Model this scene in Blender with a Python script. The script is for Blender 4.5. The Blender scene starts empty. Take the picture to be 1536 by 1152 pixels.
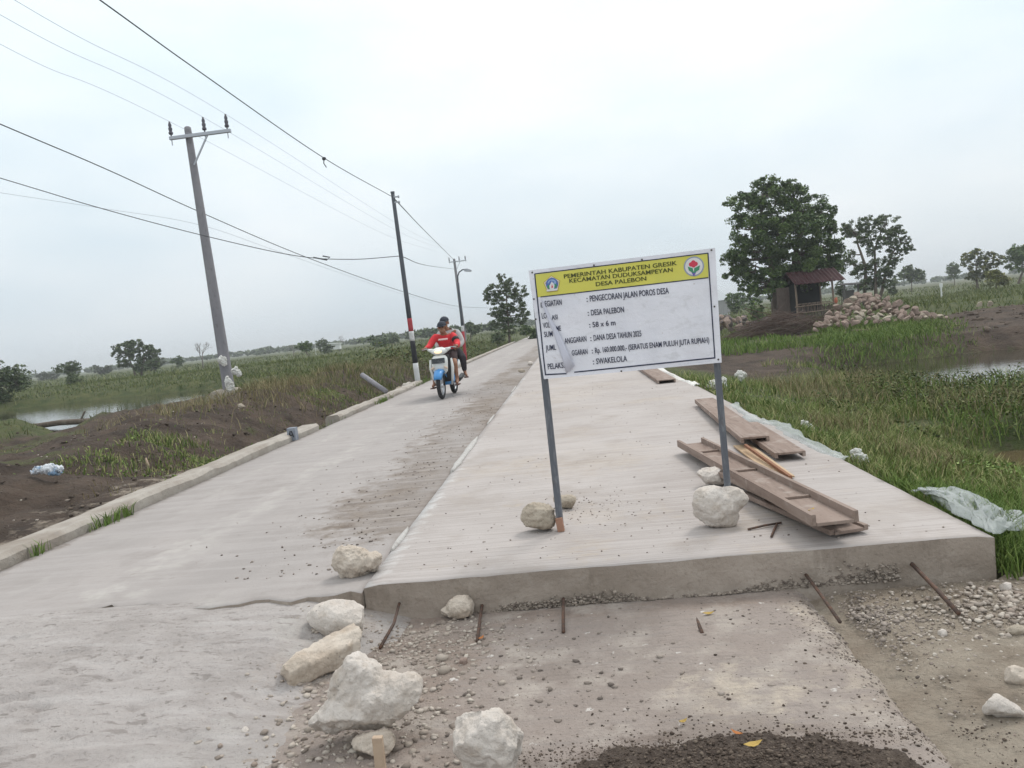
import bpy, bmesh, math, random
import numpy as np
from mathutils import Vector, Matrix, noise as mnoise, Euler
scene = bpy.context.scene
C = scene.collection
RNG = random.Random(11)
NP = np.random.default_rng(5)

# ------------------------------------------------------------------ camera model of the photograph (1536 x 1152)
F, CX, CY, ZC = 1155.0, 768.0, 576.0, 1.5
def _ray(u, v): return np.array([(u-CX)/F, (v-CY)/F, 1.0])
_a, _b = _ray(768, 488), _ray(850, 488-0.107*82)
AU = np.cross(_b, _a); AU /= np.linalg.norm(AU)
if AU[1] > 0: AU = -AU
AY = _b/np.linalg.norm(_b); AX = np.cross(AY, AU)
if AX[0] < 0: AX = -AX
def D(u, v):
    r = _ray(u, v); return np.array([r@AX, r@AY, r@AU])
def P(u, v, z=0.0):
    k = D(u, v); t = (z-ZC)/k[2]; return Vector((0, 0, ZC)) + Vector(t*k)
def PY(u, v, y):
    k = D(u, v); t = y/k[1]; return Vector((0, 0, ZC)) + Vector(t*k)
def PX(u, v, x):
    k = D(u, v); t = x/k[0]; return Vector((0, 0, ZC)) + Vector(t*k)
def ppm(p):                       # photo pixels per metre at a world point
    c = np.array([p[0], p[1], p[2]-ZC]); depth = c@np.array([AX[2], AY[2], AU[2]])
    return F/depth

def proj(p):
    c = np.array([p[0], p[1], p[2]-ZC]); q = np.array([c@np.array([AX[i], AY[i], AU[i]]) for i in range(3)]); return CX+F*q[0]/q[2], CY+F*q[1]/q[2]
cam = bpy.data.cameras.new('camera'); camo = bpy.data.objects.new('camera', cam); C.objects.link(camo)
cam.sensor_width = 36; cam.lens = 36*F/1536; cam.clip_start = 0.05; cam.clip_end = 6000
# columns: camera right / up / back expressed in world axes
rt = Vector((AX[0], AY[0], AU[0])); dn = Vector((AX[1], AY[1], AU[1])); fw = Vector((AX[2], AY[2], AU[2]))
m = Matrix((rt, -dn, -fw)).transposed().to_4x4(); m.translation = (0, 0, ZC)
camo.matrix_world = m; scene.camera = camo

# ------------------------------------------------------------------ materials
def lin(r, g, b):
    f = lambda c: (c/255/12.92 if c/255 <= .04045 else ((c/255+.055)/1.055)**2.4)
    return (f(r), f(g), f(b))
def col4(c): return (c[0], c[1], c[2], 1)
def mat(name, base, rough=.9, layers=(), bump=0.0, bscale=30, bstretch=(1, 1, 1), bdist=.01, spec=.25, island=None,
        zone=None, zscale=6, metal=0, trans=0, alpha=1, emit=None, pits=None):
    M_ = bpy.data.materials.new(name); M_.use_nodes = True
    nt = M_.node_tree; N = nt.nodes; L = nt.links
    bs = N['Principled BSDF']; bs.inputs['Roughness'].default_value = rough
    bs.inputs['Specular IOR Level'].default_value = spec; bs.inputs['Metallic'].default_value = metal
    tc = N.new('ShaderNodeTexCoord')
    def mapped(st):
        if tuple(st) == (1, 1, 1): return tc.outputs['Object']
        mp = N.new('ShaderNodeMapping'); mp.inputs['Scale'].default_value = st
        L.new(tc.outputs['Object'], mp.inputs['Vector']); return mp.outputs['Vector']
    def nz(scale, st=(1, 1, 1), detail=6, rgh=.6):
        n = N.new('ShaderNodeTexNoise'); n.inputs['Scale'].default_value = scale; n.inputs['Detail'].default_value = detail
        n.inputs['Roughness'].default_value = rgh; n.inputs['Distortion'].default_value = .35 if tuple(st) != (1, 1, 1) else 0; L.new(mapped(st), n.inputs['Vector']); return n.outputs['Fac']
    def rng(src, lo, hi, a=0, b=1):
        r = N.new('ShaderNodeMapRange'); r.inputs[1].default_value = lo; r.inputs[2].default_value = hi
        r.inputs[3].default_value = a; r.inputs[4].default_value = b; L.new(src, r.inputs[0]); return r.outputs[0]
    def mix(fac, A, B, mode='MIX'):
        x = N.new('ShaderNodeMix'); x.data_type = 'RGBA'; x.blend_type = mode
        for i, s in ((0, fac), (6, A), (7, B)):
            if hasattr(s, 'is_linked'): L.new(s, x.inputs[i])
            elif i == 0: x.inputs[i].default_value = s
            else: x.inputs[i].default_value = col4(s)
        return x.outputs[2]
    def mul(a, b, op='MULTIPLY'):
        x = N.new('ShaderNodeMath'); x.operation = op
        for i, s in enumerate((a, b)):
            if hasattr(s, 'is_linked'): L.new(s, x.inputs[i])
            else: x.inputs[i].default_value = s
        return x.outputs[0]
    cur = base
    if island:
        g = N.new('ShaderNodeNewGeometry'); r = N.new('ShaderNodeValToRGB'); el = r.color_ramp.elements
        while len(el) < len(island): el.new(.5)
        for i, c in enumerate(island):
            el[i].position = i/(len(island)-1); el[i].color = col4(c)
        L.new(g.outputs['Random Per Island'], r.inputs[0]); cur = r.outputs[0]
    if zone:
        at = N.new('ShaderNodeAttribute'); at.attribute_name = 'Zone'
        sp = N.new('ShaderNodeSeparateColor'); L.new(at.outputs['Color'], sp.inputs[0])
        for i, (c1, c2, sc) in enumerate(zone):
            if c1 is None: continue
            cc = mix(rng(nz(sc, detail=8), .35, .65), c1, c2)
            e = mul(sp.outputs[i], mul(rng(nz(zscale, detail=8, rgh=.7), .3, .7, -.45, .45), 1.0), 'ADD')
            f_ = mul(rng(e, .3, .7), rng(sp.outputs[i], 0.0, .08))
            cur = mix(f_, cur, cc)
    for l in layers:
        sc, st, lo, hi, c, k = l[:6]
        f_ = mul(rng(nz(sc, st, l[6] if len(l) > 6 else 6), lo, hi), k)
        cur = mix(f_, cur, c)
    if pits:
        v = N.new('ShaderNodeTexVoronoi'); v.inputs['Scale'].default_value = pits[0]; L.new(tc.outputs['Object'], v.inputs['Vector'])
        f_ = mul(rng(v.outputs['Distance'], pits[1], pits[1]*.5), rng(nz(pits[0]*.23), .5, .62))
        cur = mix(mul(f_, pits[3]), cur, pits[2])
    if hasattr(cur, 'is_linked'): L.new(cur, bs.inputs['Base Color'])
    else: bs.inputs['Base Color'].default_value = col4(cur)
    if bump:
        h = mul(nz(bscale, bstretch, 8, .65), mul(nz(bscale*.2, bstretch, 4), 1.5), 'ADD')
        b_ = N.new('ShaderNodeBump'); b_.inputs['Strength'].default_value = bump; b_.inputs['Distance'].default_value = bdist
        L.new(h, b_.inputs['Height']); L.new(b_.outputs[0], bs.inputs['Normal'])
    if trans: bs.inputs['Transmission Weight'].default_value = trans
    if alpha < 1: bs.inputs['Alpha'].default_value = alpha
    if emit:
        bs.inputs['Emission Color'].default_value = col4(emit[0]); bs.inputs['Emission Strength'].default_value = emit[1]
    return M_
MT = {}

# ------------------------------------------------------------------ objects
def tag(o, label=None, cat=None, group=None, kind=None):
    if label: o['label'] = label
    if cat: o['category'] = cat
    if group: o['group'] = group
    if kind: o['kind'] = kind
    return o
def thing(name, loc, label, cat, group=None, rz=0):
    o = bpy.data.objects.new(name, None); C.objects.link(o); o.empty_display_size = .2
    o.location = loc; o.rotation_euler = (0, 0, rz); return tag(o, label, cat, group)
def wmat(o):
    b = Matrix.LocRotScale(o.location, o.rotation_euler, o.scale)
    return (wmat(o.parent) @ b) if o.parent else b
def link(name, me, mats, parent=None, origin=None):
    o = bpy.data.objects.new(name, me); C.objects.link(o)
    for x in (mats if isinstance(mats, (list, tuple)) else [mats]): me.materials.append(x)
    if parent is not None:
        me.transform(wmat(parent).inverted()); o.parent = parent
    elif origin is not None:
        me.transform(Matrix.Translation(-Vector(origin))); o.location = origin
    return o
class MB:
    def __init__(s): s.v = []; s.f = []; s.m = []; s.mi = 0
    def add(s, vs, fs):
        n = len(s.v); s.v += [tuple(p) for p in vs]
        for f in fs: s.f.append(tuple(i+n for i in f)); s.m.append(s.mi)
        return s
    def box(s, c, size, rot=None, bev=0):
        hx, hy, hz = [q/2 for q in size]
        bm = bmesh.new(); bmesh.ops.create_cube(bm, size=1)
        for v in bm.verts: v.co = Vector((v.co.x*size[0], v.co.y*size[1], v.co.z*size[2]))
        if bev: bmesh.ops.bevel(bm, geom=bm.edges[:], offset=bev, segments=2, affect='EDGES', profile=.6)
        R = rot if isinstance(rot, Matrix) else (Euler(rot).to_matrix() if rot else Matrix.Identity(3))
        bm.verts.index_update()
        s.add([R @ v.co + Vector(c) for v in bm.verts], [[v.index for v in f.verts] for f in bm.faces]); bm.free(); return s
    def beam(s, a, b, w, h, up=(0, 0, 1), bev=0):       # box whose long axis runs a -> b
        a, b = Vector(a), Vector(b); y = (b-a); L_ = y.length; y.normalize()
        x = y.cross(Vector(up)).normalized(); z = x.cross(y)
        return s.box((a+b)/2, (w, L_, h), Matrix((x, y, z)).transposed(), bev)
    def tube(s, pts, rad, n=8, cap=True):
        pts = [Vector(p) for p in pts]; k = len(pts)
        if not hasattr(rad, '__len__'): rad = [rad]*k
        vs = []; prev = None
        for i in range(k):
            t = (pts[min(i+1, k-1)]-pts[max(i-1, 0)]).normalized()
            if prev is None:
                x = t.orthogonal().normalized()
            else:
                x = prev - t*prev.dot(t)
                x = x.normalized() if x.length > 1e-6 else t.orthogonal().normalized()
            prev = x; y = t.cross(x)
            for j in range(n):
                a = 2*math.pi*j/n; vs.append(pts[i]+(x*math.cos(a)+y*math.sin(a))*rad[i])
        fs = [(i*n+j, i*n+(j+1) % n, (i+1)*n+(j+1) % n, (i+1)*n+j) for i in range(k-1) for j in range(n)]
        if cap: fs += [tuple(range(n-1, -1, -1)), tuple(range((k-1)*n, k*n))]
        return s.add(vs, fs)
    def ell(s, c, r, rot=None, seg=14, rings=9):
        R = Euler(rot).to_matrix() if rot else Matrix.Identity(3)
        vs = [Vector((0, 0, 1))]
        for i in range(1, rings):
            a = math.pi*i/rings
            for j in range(seg):
                b = 2*math.pi*j/seg; vs.append(Vector((math.sin(a)*math.cos(b), math.sin(a)*math.sin(b), math.cos(a))))
        vs.append(Vector((0, 0, -1))); e = len(vs)-1
        fs = [(0, 1+j, 1+(j+1) % seg) for j in range(seg)]
        for i in range(rings-2):
            for j in range(seg):
                p = 1+i*seg; fs.append((p+j, p+seg+j, p+seg+(j+1) % seg, p+(j+1) % seg))
        p = 1+(rings-2)*seg; fs += [(p+j, e, p+(j+1) % seg) for j in range(seg)]
        return s.add([R @ Vector((v.x*r[0], v.y*r[1], v.z*r[2]))+Vector(c) for v in vs], fs)
    def loft(s, secs, cap=True):                        # list of equal-length closed rings
        n = len(secs[0]); vs = [p for r in secs for p in r]
        fs = [(i*n+j, i*n+(j+1) % n, (i+1)*n+(j+1) % n, (i+1)*n+j) for i in range(len(secs)-1) for j in range(n)]
        if cap: fs += [tuple(range(n-1, -1, -1)), tuple(range((len(secs)-1)*n, len(secs)*n))]
        return s.add(vs, fs)
    def build(s, name, mats, parent=None, smooth=False, origin=None):
        me = bpy.data.meshes.new(name); me.from_pydata(s.v, [], s.f)
        me.polygons.foreach_set('material_index', s.m)
        if smooth: me.polygons.foreach_set('use_smooth', [True]*len(me.polygons))
        bm = bmesh.new(); bm.from_mesh(me); bmesh.ops.recalc_face_normals(bm, faces=bm.faces[:]); bm.to_mesh(me); bm.free()
        me.update(); return link(name, me, mats, parent, origin)
def npmesh(name, V, quads=None, tris=None):
    """fast mesh from numpy arrays"""
    me = bpy.data.meshes.new(name); nq = 0 if quads is None else len(quads); nt_ = 0 if tris is None else len(tris)
    me.vertices.add(len(V)); me.vertices.foreach_set('co', np.asarray(V, np.float32).ravel())
    li = np.concatenate([a.ravel() for a in (quads, tris) if a is not None]).astype(np.int32)
    me.loops.add(len(li)); me.loops.foreach_set('vertex_index', li)
    st = np.concatenate([np.arange(nq)*4, nq*4+np.arange(nt_)*3]).astype(np.int32)
    me.polygons.add(nq+nt_); me.polygons.foreach_set('loop_start', st)
    me.update(calc_edges=True); me.validate(); return me
# value noise (numpy)
def _h(ix, iy, seed):
    n = (ix*374761393 + iy*668265263 + seed*974634777) & 0xffffffff
    n = ((n ^ (n >> 13))*1274126177) & 0xffffffff
    return ((n ^ (n >> 16)) & 0xffff)/65535.0
def vn(x, y, seed=0):
    x = np.asarray(x, float); y = np.asarray(y, float)
    ix = np.floor(x).astype(np.int64); iy = np.floor(y).astype(np.int64); fx = x-ix; fy = y-iy
    fx = fx*fx*(3-2*fx); fy = fy*fy*(3-2*fy)
    a = _h(ix, iy, seed)*(1-fx)+_h(ix+1, iy, seed)*fx; b = _h(ix, iy+1, seed)*(1-fx)+_h(ix+1, iy+1, seed)*fx
    return a*(1-fy)+b*fy
def fbm(x, y, sc=1, oct=4, seed=0):
    t = 0; a = 1; s_ = 0
    for i in range(oct):
        t = t+a*(vn(np.asarray(x)*sc, np.asarray(y)*sc, seed+i*17)-.5); s_ += a; a *= .5; sc *= 2.03
    return t/s_*2
def sm(a, b, x):
    t = np.clip((np.asarray(x, float)-a)/(b-a), 0, 1); return t*t*(3-2*t)
def sdpoly(x, y, poly):
    """signed distance, negative inside"""
    x = np.asarray(x, float); y = np.asarray(y, float); d = np.full(x.shape, 1e18); ins = np.zeros(x.shape, bool)
    n = len(poly)
    for i in range(n):
        ax, ay = poly[i]; bx, by = poly[(i+1) % n]; ex, ey = bx-ax, by-ay
        t = np.clip(((x-ax)*ex+(y-ay)*ey)/(ex*ex+ey*ey+1e-12), 0, 1)
        d = np.minimum(d, (x-ax-t*ex)**2+(y-ay-t*ey)**2)
        c = ((ay > y) != (by > y)); xs = ax+(y-ay)*ex/np.where(abs(ey) < 1e-9, 1e-9, ey); ins ^= c & (x < xs)
    d = np.sqrt(d); return np.where(ins, -d, d)
def pxpoly(pts, z): return [tuple(P(u, v, z)[:2]) for u, v in pts]

# ------------------------------------------------------------------ the lie of the land
XL, XM, XR, YF = -4.1, -1.22, 2.02, 3.95           # lane left edge, seam, slab right edge, front of the new concrete
POND = pxpoly([(-150, 652), (0, 641), (60, 640), (78, 650), (70, 664), (100, 658), (114, 642), (140, 632), (191, 632), (245, 623), (305, 608), (345, 598), (402, 590),
               (402, 581), (312, 584), (150, 599), (0, 616), (-150, 634)], -.4)
i0 = 0
POND = [(-140, POND[0][1]+6)] + POND + [(-140, POND[-1][1]+3)]
CHAN = pxpoly([(1225, 560), (1270, 550), (1340, 543), (1472, 528), (1540, 522)], -.6) + [(24, 24), (24, 15), (12, 14.2)] + pxpoly([(1536, 585), (1430, 592), (1340, 584), (1270, 572)], -.6)
DITCH = [(4.55, 9.4), (5.3, 9.9), (7.0, 9.5), (9.5, 9.0), (9.5, 4.2), (6.5, 4.0), (5.2, 5.6), (4.6, 7.2)]
def H(x, y):
    x = np.asarray(x, float); y = np.asarray(y, float)
    n1 = fbm(x, y, .35, 4, 3); n2 = fbm(x, y, 1.7, 4, 9); n3 = np.abs(fbm(x, y, 1.1, 4, 19))
    # left of the lane
    d = -4.42-x
    dd = (.10+.42*sm(8, 15, y))*(1-.6*sm(40, 70, y))
    hl = .12-dd*np.exp(-((d-1.2)/.75)**2)+(.34*np.exp(-((d-3.4)/1.1)**2))*sm(6, 14, y)*(1-sm(30, 60, y))*(1+.5*n1)
    hl = hl*(1-sm(5, 9, d))+0.02*sm(5, 9, d)+.09*n1*sm(.6, 2, d)+.06*n2*sm(.2, 1, d)+.26*(n3-.12)*sm(.5, 1.6, d)+.05*fbm(x, y, 4.5, 3, 23)*sm(.3, 1, d)*(1-sm(26, 34, y))*(1-sm(30, 45, y))
    # low mud rise in front of the pond
    hl = hl+.16*np.exp(-(((x+11.2)/1.2)**2+((y-24.5)/3.0)**2))-.34*np.exp(-(((x+13.6)/3.0)**2+((y-17.5)/3.6)**2))+.12*np.exp(-(((x+8.5)/2.0)**2+((y-13)/3.0)**2))
    hl = hl+(.25*np.exp(-((y-60-.15*x)/6)**2)+.2)*sm(46, 56, y)*sm(3, 8, d)
    # right of the slab
    e = x-2.05
    hs = np.maximum(.10-.22*np.maximum(e, 0), -.42)
    hr = hs*(1-sm(18, 25, y))+.03*sm(18, 25, y)
    hr = hr+.07*n1*sm(.5, 2, e)+.05*n2*sm(.1, .6, e)
    hr = hr+(.35*np.exp(-((y-36-.25*(x-14))/2.2)**2)*sm(9, 14, x))+.10*sm(36, 48, y)
    hr = hr+.3*np.exp(-(((x-16)/4)**2+((y-28)/2.4)**2))
    ff = -.012+.02*n2*sm(1.2, 1.8, x)-.10*sm(2.4, 4.5, x)-.25*sm(4.5, 9, x)
    hr = hr*sm(3.9, 4.5, y)+ff*(1-sm(3.9, 4.5, y))
    h = np.where(x < 0, hl, hr)
    h = np.where((x > -4.42) & (x < 2.05) & (y > 3.9), -.10, h)
    h = np.where((x > -4.42) & (x < 1.15) & (y <= 3.9), -.12, h)
    h = np.where((x <= -4.42) & (y <= 3.9), np.minimum(h, .05), h)
    for poly, wz in ((POND, -.4), (CHAN, -.6), (DITCH, -.7)):
        s_ = sdpoly(x, y, poly)+.18*n2
        h = np.where(s_ < 0, wz-.06-np.minimum(.5, -s_*.5), np.minimum(h, wz+.02+s_*.55))
    far = sm(120, 500, np.hypot(x, y)); return h*(1-far)+.1*far
def Hs(x, y): return float(H(np.array([x]), np.array([y]))[0])
def G(u, v, z0=0.0):
    """point where the photo pixel's ray meets the terrain"""
    z = z0
    for _ in range(12):
        p = P(u, v, z); z = .5*z+.5*Hs(p.x, p.y)
    return Vector((p.x, p.y, Hs(p.x, p.y)))
def axis(marks):
    out = []
    for (a, b, s_) in marks:
        k = max(1, int(round((b-a)/s_))); out += list(np.linspace(a, b, k, endpoint=False))
    out.append(marks[-1][1]); return np.array(out)
def gridmesh(name, xs, ys, hfun, zfun=None):
    X_, Y_ = np.meshgrid(xs, ys); Z_ = hfun(X_, Y_); nx, ny = len(xs), len(ys)
    V = np.stack([X_.ravel(), Y_.ravel(), np.asarray(Z_).ravel()], 1)
    i = np.arange(nx*ny).reshape(ny, nx); q = np.stack([i[:-1, :-1].ravel(), i[:-1, 1:].ravel(), i[1:, 1:].ravel(), i[1:, :-1].ravel()], 1)
    me = npmesh(name, V, q); me.polygons.foreach_set('use_smooth', [True]*len(me.polygons))
    if zfun:
        z = zfun(X_.ravel(), Y_.ravel()); at = me.color_attributes.new('Zone', 'FLOAT_COLOR', 'POINT')
        c = np.ones((len(V), 4), np.float32); c[:, 0], c[:, 1], c[:, 2] = z; at.data.foreach_set('color', c.ravel())
    return me
# ------------------------------------------------------------------ sky, sun
w = bpy.data.worlds.new('World'); scene.world = w; w.use_nodes = True
nt = w.node_tree; N = nt.nodes; L = nt.links; bg = N['Background']
SUN_EL, SUN_AZ = math.radians(52), math.radians(35)        # azimuth clockwise from +Y (ahead and to the right)
sk = N.new('ShaderNodeTexSky'); sk.sky_type = 'NISHITA'; sk.sun_disc = False
sk.sun_elevation = SUN_EL; sk.sun_rotation = SUN_AZ; sk.dust_density = 3; sk.air_density = 1.2
tc = N.new('ShaderNodeTexCoord'); sp = N.new('ShaderNodeSeparateXYZ'); L.new(tc.outputs['Generated'], sp.inputs[0])
rp = N.new('ShaderNodeValToRGB'); L.new(sp.outputs['Z'], rp.inputs[0]); el = rp.color_ramp.elements
SKY = [(0, (.565, .61, .645)), (.08, (.60, .65, .685)), (.20, (.68, .735, .76)), (.38, (.80, .855, .865)), (.6, (.97, 1.0, 1.0)), (1, (1.0, 1.0, 1.0))]
while len(el) < len(SKY): el.new(.5)
for e_, (p_, c_) in zip(el, SKY): e_.position = p_; e_.color = col4(c_)
mp = N.new('ShaderNodeMapping'); mp.inputs['Scale'].default_value = (1.0, 1.0, 2.6); L.new(tc.outputs['Generated'], mp.inputs[0])
nz = N.new('ShaderNodeTexNoise'); nz.inputs['Scale'].default_value = 2.2; nz.inputs['Detail'].default_value = 5; nz.inputs['Roughness'].default_value = .5
L.new(mp.outputs[0], nz.inputs['Vector'])
mr = N.new('ShaderNodeMapRange'); mr.inputs[1].default_value = .35; mr.inputs[2].default_value = .7; mr.inputs[3].default_value = 0; mr.inputs[4].default_value = 1
L.new(nz.outputs[0], mr.inputs[0])
cm = N.new('ShaderNodeMix'); cm.data_type = 'RGBA'; cm.blend_type = 'MULTIPLY'; cm.inputs[0].default_value = 1
cr = N.new('ShaderNodeMix'); cr.data_type = 'RGBA'; cr.inputs[6].default_value = (.86, .915, .955, 1); cr.inputs[7].default_value = (1.12, 1.09, 1.075, 1)
L.new(mr.outputs[0], cr.inputs[0]); L.new(rp.outputs[0], cm.inputs[6]); L.new(cr.outputs[2], cm.inputs[7])
sc_ = N.new('ShaderNodeVectorMath'); sc_.operation = 'SCALE'; sc_.inputs['Scale'].default_value = 14.0; L.new(cm.outputs[2], sc_.inputs[0])
mx = N.new('ShaderNodeMix'); mx.data_type = 'RGBA'; mx.inputs[0].default_value = .90
L.new(sk.outputs[0], mx.inputs[6]); L.new(sc_.outputs[0], mx.inputs[7]); L.new(mx.outputs[2], bg.inputs['Color']); bg.inputs['Strength'].default_value = .10
sun = bpy.data.lights.new('sun', 'SUN'); sun.energy = 1.5; sun.angle = math.radians(15); sun.color = (1, .965, .91)
so = bpy.data.objects.new('sun', sun); C.objects.link(so)
sd = Vector((math.sin(SUN_AZ)*math.cos(SUN_EL), math.cos(SUN_AZ)*math.cos(SUN_EL), math.sin(SUN_EL)))
so.rotation_euler = sd.to_track_quat('Z', 'Y').to_euler(); so.location = sd*60
vs = scene.view_settings; vs.view_transform = 'Standard'; vs.look = 'None'; vs.gamma = 1; vs.exposure = 0.0

# ------------------------------------------------------------------ ground, roads, water
GRN = ((.115, .135, .050), (.20, .19, .085))
MT['ground'] = mat('ground_earth', (.082, .086, .038), .95, zone=[
    ((.048, .035, .028), (.105, .076, .058), 1.6), ((.30, .245, .19), (.43, .37, .30), 3.0), ((.045, .066, .020), (.105, .112, .042), 1.3)],
    zscale=4, bump=1.0, bscale=13, bdist=.09, layers=[(7, (1, 1, 1), .52, .68, (.085, .068, .05), .45, 9),(60, (1, 1, 1), .62, .75, (.42, .36, .30), .35)])
def gz(x, y):
    n = fbm(x, y, .5, 4, 31); d = -4.42-x; e = x-2.05
    soil = sm(0, .3, d)*(1-sm(9, 13, d-.25*np.maximum(y-20, 0)*0))*(1-sm(26, 34, y))
    tip = sm(14, 17, y)*sm(-.4, .4, d)*(1-sm(2.0, 3.2, d))*(1-sm(30, 45, y)); soil = np.maximum(soil, tip)
    soil = soil*(1-.75*sm(.15, .5, n)*sm(.8, 2, d)*sm(5, 9, y))
    # mud bank north of the channel and the dark dirt yard round the stone heap
    bank = np.exp(-(((x-4.6)/2.6)**2+((y-21.5)/2.6)**2))*1.5
    yard = np.exp(-(((x-15.5)/8.0)**2+((y-27)/5.6)**4))*1.7
    soil = np.maximum(soil*1.3, np.minimum(1.35, np.where(x > 2, bank+yard, 0)))
    tan = np.where((y < 4.05) & (x > .8), 1.4, 0)+.65*np.exp(-(((x-3.4)/.9)**2+((y-12.6)/1.2)**2))*(x > 2)+.5*np.exp(-(((x+5.0)/.5)**2+((y-9)/6)**2))
    grn = sm(.0, .4, e)*sm(3.9, 4.4, y)*(1-np.minimum(1, soil))*(1-sm(60, 140, y)*.5)+sm(30, 40, y)*(x < -4)*.75+sm(9, 13, d)*.7
    return np.minimum(soil, 1.4), np.minimum(tan, 1.4), np.clip(grn, 0, 1)
xs = axis([(-1500, -300, 120), (-300, -100, 12), (-100, -40, 3), (-40, -22, .8), (-22, -4.3, .15), (-4.3, 2.0, .7), (2.0, 9, .2), (9, 24, .4), (24, 60, 1.5), (60, 200, 10), (200, 1500, 110)])
ys = axis([(-40, 0, 4), (0, 2, .5), (2, 8, .16), (8, 28, .18), (28, 36, .3), (36, 70, .9), (70, 200, 5), (200, 1800, 80)])
tag(link('ground', gridmesh('ground', xs, ys, H, gz), MT['ground']), kind='structure')

# left lane: older grey concrete, brown dust drifted against the seam
MT['lane'] = mat('lane_concrete', (0.350, 0.320, 0.305), .92, layers=[(3.2, (1, .6, 1), .50, .68, (0.261, 0.234, 0.219), .6, 9), (22, (.3, 2.4, 1), .55, .68, (0.246, 0.222, 0.204), .5),
    (1.1, (1, .35, 1), .40, .66, (0.295, 0.271, 0.259), .8), (5, (.15, 1.6, 1), .45, .7, (0.404, 0.374, 0.362), .5), (40, (1, 1, 1), .5, .72, (0.295, 0.271, 0.254), .35),
    (9, (1, 1, 1), .66, .72, (0.227, 0.197, 0.178), .5)],
    bump=.35, bscale=70, bdist=.008, zone=[((.125, .095, .074), (.215, .175, .14), 9), ((.41, .385, .36), (.45, .42, .395), 3), (None, None, 1)], zscale=5)
MT['lane'].node_tree.nodes['Principled BSDF'].inputs['Base Color']
def lane_h(x, y): return .172+.012*fbm(x, y, .6, 3, 5)-.02*sm(4.3, 3.9, y)*0+.004*fbm(x, y, 6, 2, 8)
def lane_z(x, y):
    t = x-XM
    dust = sm(-1.25, -.15, t+.35*fbm(x, y, .9, 4, 2))*sm(4.4, 5.6, y)*(.95+.25*sm(.0, .3, fbm(x, y, .3, 2, 6)))+.55*np.exp(-((x-XL)/.12)**2)
    pale = .6*np.exp(-((y-4.3)/.8)**2)*sm(.1, .5, fbm(x, y, 1.3, 3, 4))+.5*np.exp(-((t+1.6)/.25)**2)+.4*np.exp(-((t+2.4)/.2)**2)
    return np.clip(dust, 0, 1.15), np.clip(pale, 0, .8), 0*x
def slab(name, x0, x1, y0, y1, hf, zf, top, side, jag=.0, seed=0, bot=-.15, mats=None):
    xs = np.linspace(x0, x1, 40); ys = axis([(y0, 10, .06), (10, 30, .25), (30, y1, 3)])
    X_, Y_ = np.meshgrid(xs, ys); ny, nx = X_.shape
    Yj = Y_+jag*(.75*fbm(X_, Y_*0, 4, 4, seed)+.45*fbm(X_, Y_*0, 17, 4, seed+3))*np.exp(-(Y_-y0)/.25); Z_ = hf(X_, Yj)
    V = np.stack([X_.ravel(), Yj.ravel(), Z_.ravel()], 1); i = np.arange(nx*ny).reshape(ny, nx)
    q = [np.stack([i[:-1, :-1].ravel(), i[:-1, 1:].ravel(), i[1:, 1:].ravel(), i[1:, :-1].ravel()], 1)]
    for ring, out in ((i[0], (0, -1)), (i[:, 0], (-1, 0)), (i[:, -1], (1, 0))):
        k = len(ring); n0 = len(V); rows = 4; base = V[ring]
        prev = ring
        for r in range(1, rows+1):
            p = base.copy(); p[:, 2] = base[:, 2]+(bot-base[:, 2])*r/rows
            a_ = .012 if r < rows else .0
            nn = fbm(p[:, 0]+p[:, 1], p[:, 2]*3+9, 5, 3, seed+4)*a_
            p[:, 0] += out[0]*nn; p[:, 1] += out[1]*nn
            idx = np.arange(n0, n0+k); V = np.vstack([V, p]); n0 += k
            q.append(np.stack([prev[:-1], prev[1:], idx[1:], idx[:-1]], 1)); prev = idx
    q = np.vstack(q); me = npmesh(name, V, q); nt_ = (nx-1)*(ny-1)
    me.polygons.foreach_set('material_index', [0]*nt_+[1]*(len(q)-nt_))
    me.polygons.foreach_set('use_smooth', [True]*nt_+[False]*(len(q)-nt_))
    at = me.color_attributes.new('Zone', 'FLOAT_COLOR', 'POINT'); c = np.ones((len(V), 4), np.float32)
    c[:, 0], c[:, 1], c[:, 2] = zf(V[:, 0], V[:, 1]); at.data.foreach_set('color', c.ravel())
    bm = bmesh.new(); bm.from_mesh(me); bmesh.ops.recalc_face_normals(bm, faces=bm.faces[:]); bm.to_mesh(me); bm.free()
    return tag(link(name, me, [top, side]), kind='structure')
MT['side'] = mat('cut_concrete', (.37, .315, .27), .95, layers=[(1.6, (1, 1, 1), .40, .62, (.28, .235, .195), .9), (7, (1, 1, 1.5), .5, .7, (.43, .375, .325), .6), (50, (1, 1, 1), .55, .7, (.22, .18, .15), .5), (4, (1, 1, .35), .6, .66, (.20, .165, .135), .5)],
                bump=.6, bscale=45, bdist=.012)
slab('concrete_lane', XL, XM-.004, YF-.03, 150, lane_h, lane_z, MT['lane'], MT['side'], .16, 3)
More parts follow.
